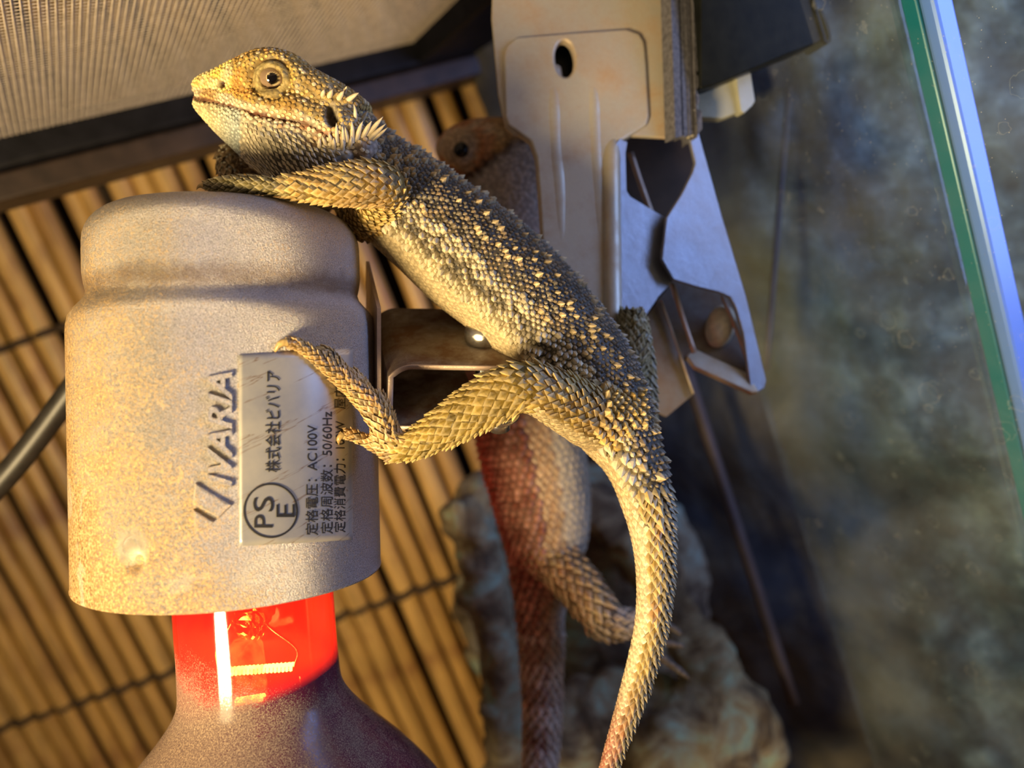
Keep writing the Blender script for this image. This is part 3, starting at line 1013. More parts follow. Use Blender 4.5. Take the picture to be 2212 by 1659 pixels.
# spring coil glimpsed inside
V, F = tube([np.append(U(1362, 330, 18.6), .07), np.append(U(1385, 400, 18.7), .07), np.append(U(1410, 470, 18.8), .07)], 4, 10)
mk('spring_arm', V, F, M['bare'], clamp)
plate('inner_shade', [(1340, 290), (1510, 290), (1520, 500), (1340, 500)], Plane(1430, 400, 19.4, (0, 0, -1)), .1, M['rim'], clamp)  # added sheet, its dark brown painting the shade inside the clamp
# rubber pad layers and teeth
pp = Plane(1475, 150, 17.2, (.55, -.05, -1))
for i, (a, b, mt) in enumerate(((1446, 1462, 'rubber'), (1464, 1474, 'rubber'), (1476, 1487, 'rubber'), (1488, 1497, 'cream'))):
    plate('pad_layer', [(a - 2, -180), (b - 2, -180), (b + 12, 294 - 2 * i), (a + 13, 298 - 2 * i)], pp, .35 - .03 * i, M[mt], clamp, off=-.02 * (i % 2))
teeth = [(1494, -180), (1512, -180)]
y = -170
while y < 250:
    teeth += [(1514 - y * .02, y + 6), (1515 - y * .02, y + 20), (1503 - y * .0, y + 33)]
    y += 37
teeth += [(1516, 240), (1517, 278), (1508, 290), (1507, 296)]
plate('toothed_pad', teeth, Plane(1505, 150, 17.25, (.3, -.05, -1)), .7, M['rubber'], clamp)

# black bracket held in the clamp
bb = thing('black_bracket', U(1640, 190, 17.4), 'glossy black coated metal bracket gripped in the clamp jaws', 'bracket')
pb = Plane(1640, 90, 17.2, (.12, .12, -1))
plate('bracket_body', [(1512, -200), (1712, -200), (1757, 0), (1778, 88), (1700, 118), (1545, 184), (1512, 192)], pb, .9, M['black'], bb, bev=.05)
lp = [(1752, -30), (1764, 20), (1780, 74), (1784, 88), (1791, 90), (1793, 76), (1786, 50), (1772, 18)]
P = catmull(np.array([np.append(pb.at(x_, y_, .05), .035) for x_, y_ in lp]), 5)
T = np.gradient(P[:, :3], axis=0)
V = []
ww = -pb.n * .9
for p, t in zip(P[:, :3], T):
    n_ = nrm(np.cross(t, pb.n)) * .03
    V += [p - n_, p + n_, p + n_ + ww, p - n_ + ww]
F = []
for i in range(len(P) - 1):
    for j in range(4):
        k = (j + 1) % 4
        F.append((4 * i + j, 4 * i + k, 4 * i + 4 + k, 4 * i + 4 + j))
mk('rolled_edge', V, F, M['black'], bb, smooth=False)
pt = thing('plastic_tab', U(1580, 250, 17.8), 'grey translucent plastic tab hanging under the black bracket', 'tab')
plate('tab_body', [(1500, 150), (1585, 150), (1598, 200), (1606, 238), (1560, 256), (1500, 252)], Plane(1560, 200, 17.95, (.1, 0, -1)), .3, M['plastic'], pt, bev=.03)
plate('tab_rib', [(1586, 140), (1620, 140), (1632, 218), (1626, 228), (1608, 245), (1600, 240), (1594, 200)], Plane(1560, 200, 17.75, (.3, 0, -1)), .3, M['plastic'], pt, bev=.03)

# ------------------------------------------------------------------ lizards
def lerp(a, b, t): return np.asarray(a) * (1 - t) + np.asarray(b) * t
def sstep(a, b, x):
    t = np.clip((x - a) / (b - a), 0, 1)
    return t * t * (3 - 2 * t)

class Lizard:
    def __init__(s, name, base, label, group=None):
        s.root = thing(name, base, label, 'lizard', group)
        s.V, s.F = [], []
        s.sV, s.sC = [], []           # colour samples
        s.jobs = []
    def add(s, V, F, cols=None):
        o = len(s.V)
        s.V.extend(V.tolist()); s.F.extend([tuple(i + o for i in f) for f in F])
        if cols is not None:
            s.sV.extend(V.tolist()); s.sC.extend(np.asarray(cols).tolist())
    def sweep(s, rows, ref, color, power=2.0, n=8, seg=28, scales=None, flat=1.0):
        """rows: px, py, depth, half-height along ref, half-width across (cm)"""
        P = catmull([list(U(r[0], r[1], r[2])) + [r[3], r[4]] for r in rows], n)
        C = P[:, :3]
        if np.ndim(ref) == 2:
            R_ = catmull(np.array(ref), n)
        else:
            R_ = np.broadcast_to(np.asarray(ref, float), C.shape)
        V, F = sweep_mesh(C, P[:, 3], P[:, 4], R_, seg, power)
        u = np.append(np.repeat(np.linspace(0, 1, len(C)), seg), [0, 1])
        th = np.append(np.tile(np.linspace(0, 2 * math.pi, seg, endpoint=False), len(C)), [0, 0])
        cols = np.array([color(a, b, p)[0] for a, b, p in zip(u, th, V)])
        s.add(V, F, cols)
        if scales:
            s.jobs.append((P, R_, color, power, scales))
    def ball(s, c, r, col, axes=((1, 0, 0), (0, 1, 0), (0, 0, 1))):
        V, F = uv_ball(np.asarray(c, float), r, 24, 14, axes)
        s.add(V, F, np.tile(col, (len(V), 1)))
    def loft(s, secs, color, power=2.3, seg=32, n=6):
        """head sections: centre px, py, depth, half-height, half-width, with upright rings facing left"""
        P = catmull([list(U(r[0], r[1], r[2])) + [r[3], r[4]] for r in secs], n)
        C = P[:, :3]
        V, F = sweep_mesh(C, P[:, 3], P[:, 4], (0.12, -1, 0), seg, power)
        cols = np.array([color(0, 0, p)[0] for p in V])
        s.add(V, F, cols)
    def build(s, voxel, sculpt=None, smooth=4):
        me = bpy.data.meshes.new('tmp'); me.from_pydata(s.V, [], s.F); me.update()
        bm = bmesh.new(); bm.from_mesh(me); bmesh.ops.recalc_face_normals(bm, faces=bm.faces); bm.to_mesh(me); bm.free()
        o = bpy.data.objects.new('tmp', me); COL.objects.link(o)
        m = o.modifiers.new('r', 'REMESH'); m.mode = 'VOXEL'; m.voxel_size = voxel
        m2 = o.modifiers.new('s', 'SMOOTH'); m2.iterations = smooth; m2.factor = .5
        dg = bpy.context.evaluated_depsgraph_get()
        r = bpy.data.meshes.new_from_object(o.evaluated_get(dg))
        n = len(r.vertices)
        V = np.empty(n * 3); r.vertices.foreach_get('co', V); V = V.reshape(-1, 3)
        Nn = np.empty(n * 3); r.vertices.foreach_get('normal', Nn); Nn = Nn.reshape(-1, 3)
        F = [tuple(p.vertices) for p in r.polygons]
        bpy.data.objects.remove(o); bpy.data.meshes.remove(r); bpy.data.meshes.remove(me)
        kd = KDTree(len(s.sV))
        for i, p in enumerate(s.sV): kd.insert(p, i)
        kd.balance()
        SC = np.array(s.sC)
        cols = np.empty((n, 3))
        for i in range(n):
            h = kd.find_n(V[i], 3)
            w = np.array([1 / (q[2] + .01) for q in h]); w /= w.sum()
            cols[i] = (SC[[q[1] for q in h]] * w[:, None]).sum(0)
        if sculpt: V, cols = sculpt(V, Nn, cols)
        s.bv = BVHTree.FromPolygons(V.tolist(), F)
        s.body = mk('body', V, F, M['skin'], s.root, colors=cols)
        return s
    def hit(s, px, py):
        r = U(px, py, 1.0)
        h = s.bv.ray_cast(Vector((0, 0, 0)), Vector(nrm(r)))
        return (np.array(h[0]), np.array(h[1])) if h[0] is not None else (None, None)
    def scales(s, name='scales'):
        VV, FF, CC = [], [], []
        for (P, R_, color, power, sp) in s.jobs:
            C = P[:, :3]
            T, D, L = frames(C, R_)
            seg_len = np.linalg.norm(np.diff(C, axis=0), axis=1)
            cum = np.append(0, np.cumsum(seg_len))
            tot = cum[-1]
            pos = 0.02; row = 0
            e = 2.0 / power
            while pos < tot:
                u = pos / tot
                i = min(np.searchsorted(cum, pos), len(cum) - 1); i = max(i, 1)
                f = (pos - cum[i - 1]) / max(seg_len[i - 1], 1e-6)
                c = lerp(C[i - 1], C[i], f); d = nrm(lerp(D[i - 1], D[i], f)); l = nrm(lerp(L[i - 1], L[i], f)); t = nrm(lerp(T[i - 1], T[i], f))
                rd = lerp(P[i - 1, 3], P[i, 3], f); rl = lerp(P[i - 1, 4], P[i, 4], f)
                size0 = sp['size'](u)
                ncirc = max(5, int(2 * math.pi * math.sqrt((rd * rd + rl * rl) / 2) / (size0 * sp.get('gapx', 1.0))))
                for k in range(ncirc):
                    th_ = 2 * math.pi * (k + .5 * (row % 2) + random.uniform(-.12, .12)) / ncirc
                    cs, sn_ = math.cos(th_), math.sin(th_)
                    off = d * (rd * math.copysign(abs(cs) ** e, cs)) + l * (rl * math.copysign(abs(sn_) ** e, sn_))
                    p = c + off + t * random.uniform(-.12, .12) * size0
                    q = s.bv.find_nearest(Vector(p))
                    if q[0] is None or q[3] > .10: continue
                    p = np.array(q[0]); nn = np.array(q[1])
                    if nn @ off < 0: continue
                    info = color(u, th_, p)
                    sc, kind, size, lift = info[1], info[2], size0 * info[3], info[4]
                    if size <= 0: continue
                    j = random.uniform(.85, 1.15)
                    size *= j
                    sc = np.clip(np.asarray(sc) * random.uniform(.78, 1.18), 0, 1)
                    tt = nrm(t - (t @ nn) * nn); bb_ = np.cross(nn, tt)
                    o = len(VV)
                    if kind == 'kite':
                        a = size * .62
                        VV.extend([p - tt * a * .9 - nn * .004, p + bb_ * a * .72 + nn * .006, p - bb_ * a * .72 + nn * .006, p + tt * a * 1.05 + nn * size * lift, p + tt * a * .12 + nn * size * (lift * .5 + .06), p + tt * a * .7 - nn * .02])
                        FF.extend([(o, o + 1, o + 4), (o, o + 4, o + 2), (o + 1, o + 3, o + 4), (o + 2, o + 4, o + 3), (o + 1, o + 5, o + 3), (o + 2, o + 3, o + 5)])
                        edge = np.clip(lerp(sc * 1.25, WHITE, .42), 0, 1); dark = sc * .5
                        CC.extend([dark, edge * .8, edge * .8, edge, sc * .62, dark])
                    elif kind == 'cone':
                        a = size * .5
                        for m_ in range(6):
                            an = m_ * math.pi / 3
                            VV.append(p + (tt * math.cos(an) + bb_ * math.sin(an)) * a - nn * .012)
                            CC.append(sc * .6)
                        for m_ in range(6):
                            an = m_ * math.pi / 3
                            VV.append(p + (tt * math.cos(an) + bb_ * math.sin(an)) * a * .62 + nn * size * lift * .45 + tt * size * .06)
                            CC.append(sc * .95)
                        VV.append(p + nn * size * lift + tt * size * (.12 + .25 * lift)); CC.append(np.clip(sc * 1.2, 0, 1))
                        for m_ in range(6):
                            k2 = (m_ + 1) % 6
                            FF.append((o + m_, o + k2, o + 6 + k2, o + 6 + m_)); FF.append((o + 6 + m_, o + 6 + k2, o + 12))
                pos += size0 * sp.get('gapy', .8); row += 1
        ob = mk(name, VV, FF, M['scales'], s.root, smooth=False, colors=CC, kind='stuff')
        return ob

def nz(p, sc, o=0.0):
    return noise.noise(Vector((p[0] * sc + o, p[1] * sc - o, p[2] * sc)))

# ---- the near lizard
PALE = np.array([.62, .49, .27]); GREY = np.array([.20, .17, .125]); DARK = np.array([.065, .055, .042]); YEL = np.array([.50, .34, .085]); OLI = np.array([.33, .23, .05]); WHITE = np.array([.66, .58, .40])

def torso_col(u, th, p):
    c = math.cos(th)
    n1 = nz(p, 1.6); n2 = nz(p, 5.0, 3)
    tail = sstep(.50, .60, u)
    if tail < .5:
        rs = random.uniform(.5, 1.2)
        if c < -.30 + .05 * n1:
            return PALE * (.95 + .15 * n1), PALE * (1.05 + .1 * n2), 'kite', .66, .05
        if c < -.10 + .05 * n1:
            return PALE * .7, WHITE, 'cone', 1.35 * rs + .15, .85
        if c < .12 + .05 * n1:
            big = random.random() < .3
            return DARK * .8, WHITE if big else lerp(WHITE * .6, GREY * .9, np.clip(.75 + n2, 0, 1)), 'cone', (1.35 if big else 1.0 * rs), (1.05 if big else .55)
        if c < .34 + .08 * n1:
            return lerp(DARK, PALE * .5, np.clip(.3 + n1, 0, 1)), lerp(WHITE, GREY * 1.6, np.clip(.3 + .7 * n2, 0, 1)), 'cone', 1.2 * rs + .1, .62
        b = lerp(GREY * .6, DARK * .7, np.clip(.5 + n1, 0, 1))
        warm = np.clip(.35 + 1.3 * n2, 0, 1)
        if random.random() < .12: return b, np.array([.52, .40, .22]), 'cone', 1.25, .7
        return b, lerp(GREY * 1.0, np.array([.31, .225, .13]), warm) * random.uniform(.6, 1.1), 'cone', rs, .42
    k = sstep(.73, .84, u)
    red = np.array([.42, .17, .12])
    if c < .02 + .1 * n1:
        col = lerp(np.array([.74, .63, .40]), red, k)
        return col * .95, col, 'kite', .8, .05
    if c < .62:
        col = lerp(lerp(YEL * 1.05, PALE, .35 + .5 * n2), red * .9, k)
        if n2 > .33: col = lerp(col, np.array([.5, .18, .04]), .5)
        return col * .55, col * 1.08, 'kite', 1.35, .55
    col = lerp(GREY * 1.1, OLI, .4)
    return col * .6, col, 'kite', 1.15, .55

liz = Lizard('bearded_dragon', U(1380, 1660, 14), 'yellow and grey bearded dragon draped over the silver lamp, tail hanging down')
tor = [(700, 285, 14.7, .70, .85), (752, 330, 14.75, .80, .95), (805, 380, 14.9, .86, 1.02), (858, 425, 15.0, .98, 1.1), (935, 487, 15.05, 1.04, 1.2), (1017, 555, 15.05, 1.11, 1.3), (1100, 622, 15.0, 1.08, 1.35), (1188, 712, 14.9, 1.03, 1.3), (1272, 822, 14.75, .96, 1.15), (1330, 920, 14.6, .77, .9), (1370, 998, 14.45, .56, .64), (1396, 1082, 14.35, .47, .50), (1410, 1170, 14.3, .375, .40), (1413, 1260, 14.25, .32, .33), (1405, 1350, 14.2, .285, .29), (1386, 1430, 14.2, .26, .26), (1369, 1490, 14.15, .245, .24), (1346, 1560, 14.1, .205, .2), (1316, 1650, 14.05, .16, .16), (1288, 1740, 14.0, .12, .12), (1255, 1850, 14.0, .08, .08), (1225, 1950, 14.0, .03, .03)]
tref = [(.72, -.62, -.34)] * 8 + [(.80, -.45, -.36), (.88, -.3, -.36)] + [(.92, -.1, -.38)] * 12
liz.sweep(tor, tref, torso_col, power=2.15, n=8, seg=40, scales=dict(size=lambda u: .125 if u < .5 else max(.05, .17 - .17 * (u - .5)), gapx=.92, gapy=.72))

def head_col(u, th, p):
    px = p[0] / p[2] * FPX + CX; py = p[1] / p[2] * FPX + CY
    n1 = nz(p, 3.0); n2 = nz(p, 8.0, 5)
    mouth = np.interp(px, [420, 470, 520, 560, 610, 650, 690, 720, 800], [212, 222, 236, 249, 258, 263, 281, 300, 320])
    top = np.interp(px, [420, 460, 500, 560, 600, 640, 690, 760], [195, 162, 146, 118, 113, 128, 172, 200])
    if py > mouth + 3:
        k = (py - mouth)
        col = WHITE * 1.0
        if px < 520: col = lerp(np.array([.66, .56, .30]), np.array([.50, .55, .50]), sstep(440, 520, px))
        if k > 30 and px > 560: col = WHITE * .72
        if abs(k - 26) < 14 and 560 < px < 690 and n1 > -.1: col = lerp(col, np.array([.50, .20, .05]), .6)
        return col, col, 'flat', 1, .1
    if abs(py - mouth) < 4:
        return np.array([.20, .08, .04]), PALE, 'flat', 1, .1
    if py > mouth - 24:
        col = lerp(WHITE, np.array([.58, .36, .14]), np.clip(.35 + 1.3 * n1, 0, 1))
        return col, col, 'flat', 1, .1
    col = lerp(np.array([.60, .43, .13]), np.array([.36, .22, .06]), np.clip(.4 + 1.4 * n1, 0, 1))
    if px < 500: col = lerp(np.array([.86, .64, .14]), WHITE * 1.15, np.clip(.2 + n1, 0, 1))
    if px > 640: col = lerp(col, np.array([.30, .22, .10]), .45)
    if n2 > .3: col = lerp(col, WHITE, .6)
    if n1 < -.25 and px < 600: col = lerp(col, np.array([.62, .27, .05]), .6)
    return col, col, 'flat', 1, .1
hd = 14.6
sk = []
for (x_, t_, b_, w_) in ((423, 193, 212, .10), (430, 180, 215, .26), (446, 168, 219, .36), (470, 159, 225, .45), (500, 148, 234, .56), (530, 136, 242, .68), (560, 126, 253, .82), (592, 121, 260, .92), (625, 129, 265, .98), (660, 155, 273, 1.0), (695, 175, 284, 1.0), (735, 196, 305, .92), (775, 225, 330, .8)):
    sk.append((x_, (t_ + b_) / 2, hd, (b_ - t_) / 2 * hd / FPX, w_))
liz.loft(sk, head_col, 2.35)
jw = []
for (x_, t_, b_, w_) in ((425, 213, 224, .12), (431, 212, 238, .25), (446, 213, 254, .36), (470, 216, 277, .46), (500, 222, 304, .58), (530, 227, 329, .71), (565, 236, 358, .86), (600, 241, 384, .98), (640, 246, 412, 1.04), (685, 278, 440, 1.06), (730, 296, 450, 1.02), (775, 315, 460, .95)):
    jw.append((x_, (t_ + b_) / 2 + 1, hd, (b_ - t_) / 2 * hd / FPX, w_))
liz.loft(jw, head_col, 2.1)
ml = []
for (x_, y_, h_, w_) in ((426, 214, 6, .14), (434, 215, 12, .27), (450, 218, 20, .375), (475, 223, 26, .475), (505, 231, 32, .60), (535, 239, 36, .73), (568, 250, 38, .885), (602, 257, 40, .99), (640, 262, 42, 1.05), (685, 279, 42, 1.06), (725, 298, 40, 1.0)):
    ml.append((x_, y_, hd, h_ * hd / FPX, w_))
liz.loft(ml, head_col, 2.6)
# cheek pad and brow
liz.ball(U(720, 285, 13.85), (.55, .42, .35), WHITE * .8)
liz.ball(U(586, 166, 13.96), (.40, .40, .30), np.array([.52, .40, .15]))
liz.ball(U(786, 318, 13.95), (.26, .34, .28), np.array([.42, .33, .24]))

def limb_col(base, edge, dirt=.0):
    def f(u, th, p):
        n1 = nz(p, 2.2, 1); n2 = nz(p, 6.0, 4)
        c = lerp(base, edge, np.clip(.45 + .9 * n1, 0, 1))
        if n2 > .38: c = c * (1 - dirt)
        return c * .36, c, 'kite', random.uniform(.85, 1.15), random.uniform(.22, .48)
    return f
arm_c = limb_col(np.array([.72, .49, .12]), np.array([.56, .32, .07]), .6)
def thigh_c(u, th, p):
    n1 = nz(p, 2.6, 1); n2 = nz(p, 7.0, 4)
    v = math.cos(th)
    if v < -.45: return PALE * .9, PALE, 'kite', .7, .1
    c = lerp(np.array([.30, .18, .045]), YEL, np.clip(.45 + 1.0 * n1, 0, 1))
    k = 1.0 if u > .45 else 1.15
    if u < .45: return c * .42, lerp(c * 1.3, WHITE, .25 + .4 * n2), 'cone', k, .62
    return c * .5, c * 1.15, 'kite', random.uniform(.9, 1.15), random.uniform(.22, .48)
shank_c = limb_col(np.array([.62, .42, .075]), np.array([.38, .26, .04]), .4)
foot_c = limb_col(np.array([.70, .45, .13]), np.array([.52, .27, .075]), .65)
S1 = dict(size=lambda u: .19 - .05 * u, gapx=.95, gapy=.62)
S2 = dict(size=lambda u: .115 - .03 * u, gapx=1.0, gapy=.75)
S3 = dict(size=lambda u: .15, gapx=.95, gapy=.66)
# left foreleg lying on the lamp
liz.sweep([(770, 478, 14.9, .40, .40), (806, 452, 14.2, .42, .42), (836, 412, 13.5, .36, .36), (815, 397, 13.15, .37, .37), (760, 398, 12.95, .36, .36), (700, 402, 12.8, .29, .3), (650, 403, 12.7, .21, .22), (605, 404, 12.65, .15, .17)], (0.1, -1, -.2), arm_c, n=8, seg=24, scales=S3)
liz.sweep([(625, 404, 12.66, .15, .18), (560, 403, 12.62, .125, .16), (505, 399, 12.62, .115, .13), (462, 399, 12.66, .10, .10), (438, 402, 12.66, .06, .06)], (0, -1, 0), limb_col(np.array([.36, .30, .09]), np.array([.30, .23, .07]), .2), n=7, seg=18, scales=S2)
liz.sweep([(590, 398, 12.8, .11, .12), (540, 390, 12.95, .09, .1), (495, 389, 13.0, .07, .07), (470, 393, 13.0, .05, .05)], (0, -1, 0), limb_col(np.array([.36, .30, .09]), np.array([.30, .23, .07]), .2), n=6, seg=16, scales=S2)
# left hind leg
liz.sweep([(1335, 905, 14.5, .66, .60), (1285, 900, 14.0, .62, .58), (1230, 876, 13.55, .52, .52), (1180, 850, 13.2, .46, .46), (1135, 832, 12.98, .40, .42)], (.45, -.85, -.2), thigh_c, n=8, seg=28, scales=dict(size=lambda u: .18, gapx=.95, gapy=.62))
liz.sweep([(1150, 836, 13.0, .36, .38), (1112, 836, 12.92, .41, .42), (1050, 868, 12.88, .41, .4), (985, 908, 12.88, .36, .36), (925, 944, 12.88, .285, .29), (880, 966, 12.88, .23, .25), (852, 968, 12.88, .22, .24)], (-.45, -.85, -.2), shank_c, n=8, seg=26, scales=S1)
FT = [(866, 972, 12.88, .21, .22), (842, 950, 12.88, .23, .24), (822, 908, 12.9, .205, .22), (795, 868, 12.9, .19, .21), (758, 832, 12.82, .16, .18), (720, 800, 12.62, .13, .14), (688, 774, 12.44, .115, .12), (655, 750, 12.26, .10, .10), (634, 741, 12.14, .095, .095), (616, 742, 12.06, .075, .075)]
liz.sweep(FT, (-.7, -.6, -.3), foot_c, n=7, seg=20, scales=dict(size=lambda u: .13 - .04 * u, gapx=.95, gapy=.66))
for rows in ([(775, 848, 12.95, .13, .13), (735, 792, 12.72, .10, .10), (708, 762, 12.58, .095, .095), (692, 754, 12.50, .075, .075)],
             [(805, 872, 13.0, .13, .13), (778, 822, 13.0, .10, .10), (762, 804, 12.98, .085, .085), (754, 801, 12.95, .06, .06)],
             [(845, 930, 13.0, .13, .13), (828, 875, 13.1, .11, .11), (812, 846, 13.12, .09, .09)],
             [(850, 978, 12.9, .18, .18), (812, 962, 12.92, .115, .115), (775, 944, 12.92, .10, .10), (748, 937, 12.88, .09, .09), (738, 942, 12.84, .065, .065)]):
    liz.sweep(rows, (-.6, -.7, -.2), foot_c, n=6, seg=16, scales=S2)
# far hind leg folded against the clamp, far foreleg on the lamp top
oliv = limb_col(np.array([.20, .16, .04]), np.array([.28, .20, .07]), .4)
liz.sweep([(1330, 880, 15.8, .4, .4), (1358, 800, 16.1, .34, .32), (1366, 720, 16.2, .33, .30), (1364, 668, 16.2, .24, .24)], (1, 0, -.2), oliv, n=7, seg=22, scales=S1)
liz.sweep([(1368, 690, 16.25, .27, .25), (1384, 770, 16.35, .27, .25), (1396, 850, 16.35, .22, .22), (1402, 920, 16.3, .16, .16)], (1, 0, -.2), oliv, n=7, seg=20, scales=S1)
tanl = limb_col(np.array([.30, .19, .08]), np.array([.24, .14, .055]), .2)
liz.sweep([(720, 420, 15.9, .45, .45), (640, 396, 15.7, .34, .34), (570, 360, 15.5, .27, .27), (520, 335, 15.4, .26, .26), (496, 345, 15.35, .25, .25), (500, 385, 15.3, .2, .2), (520, 425, 15.2, .17, .17)], (0, -.3, -1), tanl, n=7, seg=20, scales=S3)

def sculpt(V, Nn, cols):
    px = V[:, 0] / V[:, 2] * FPX + CX; py = V[:, 1] / V[:, 2] * FPX + CY
    near = V[:, 2] < 14.3
    def ell(cx, cy, rx, ry, rot):
        r = math.radians(rot)
        dx, dy = px - cx, py - cy
        a = (dx * math.cos(r) + dy * math.sin(r)) / rx; b = (-dx * math.sin(r) + dy * math.cos(r)) / ry
        return np.sqrt(a * a + b * b)
    push = np.zeros(len(V))
    # ear opening
    e = ell(717, 252, 15, 24, -24)
    k = near * (1 - sstep(.75, 1.1, e)); push -= .16 * k
    cols[:] = lerp(cols, np.array([.045, .024, .008]), k[:, None])
    rr = near * np.exp(-((e - 1.35) / .25) ** 2); push += .03 * rr
    cols[:] = lerp(cols, np.array([.55, .45, .32]), (rr * .6)[:, None])
    # red streak running from mouth to ear
    t = np.clip((px - 640) / (730 - 640), 0, 1)
    ly = 265 + (292 - 265) * t ** .8
    k = near * (px > 640) * (px < 735) * np.exp(-((py - ly - 3) / 5.5) ** 2)
    cols[:] = lerp(cols, np.array([.45, .13, .05]), (k * .75)[:, None])
    # nostril
    e = ell(478, 181, 6.5, 9, -20)
    k = near * (1 - sstep(.7, 1.2, e)); push -= .09 * k
    cols[:] = lerp(cols, np.array([.10, .04, .02]), k[:, None])
    # eyelid rings
    e = ell(584, 168, 44, 44, 0)
    rr = near * np.exp(-((e - 1.0) / .09) ** 2); push -= .07 * rr
    cols[:] = lerp(cols, np.array([.20, .12, .035]), (rr * .8)[:, None])
    rr = near * (e < .95); cols[:] = lerp(cols, np.array([.50, .40, .17]), (rr * .65)[:, None])
    rr = near * np.exp(-((e - .62) / .08) ** 2); push += .03 * rr
    rr = near * (1 - sstep(.46, .62, e)); push -= .16 * rr
    cols[:] = lerp(cols, np.array([.12, .055, .02]), (rr * .9)[:, None])
    # mouth line
    mouth = np.interp(px, [420, 470, 520, 560, 610, 650, 690, 715], [212, 222, 236, 249, 258, 263, 281, 300])
    k = (V[:, 2] < 15.0) * (px > 420) * (px < 712) * np.exp(-((py - mouth - 1) / 3.2) ** 2)
    push -= .045 * k
    cols[:] = lerp(cols, np.array([.16, .06, .03]), (k * .85)[:, None])
    # throat skin is dark between its pale scales
    k = near * sstep(560, 600, px) * (1 - sstep(770, 790, px)) * sstep(14, 34, py - mouth - 10) * (py < 410)
    cols[:] = lerp(cols, np.array([.09, .075, .055]), (k * .85)[:, None])
    V = V + Nn * push[:, None]
    return V, cols
liz.build(.042, sculpt, 3)
liz.scales('scales')

# eye of the near lizard
ec, en = liz.hit(586, 170)
ec = U(588, 170, ec[2] + .06)
V, F = uv_ball(ec, (.245, .225, .21), 36, 22, ((1, 0, 0), (0, 0, 1), (0, -1, 0)))
vd = -nrm(ec)
dv = np.array([nrm(v - ec) @ nrm(vd + np.array([.05, .0, 0])) for v in V])
cols = np.where((dv > .885)[:, None], np.array([.004, .003, .003]), np.where((dv > .86)[:, None], np.array([.62, .50, .28]), np.where((dv > .30)[:, None], np.array([.25, .17, .105]), np.array([.05, .02, .01]))))
et = NT('wet_eye'); at = et.n('Attribute'); at.attribute_name = 'Col'; et.set(col=at.outputs['Color'], rough=.04, coat=1.0)
eye = mk('eye', V, F, et.m, liz.root, colors=cols)
eye['label'] = 'tan eye with a black round pupil'

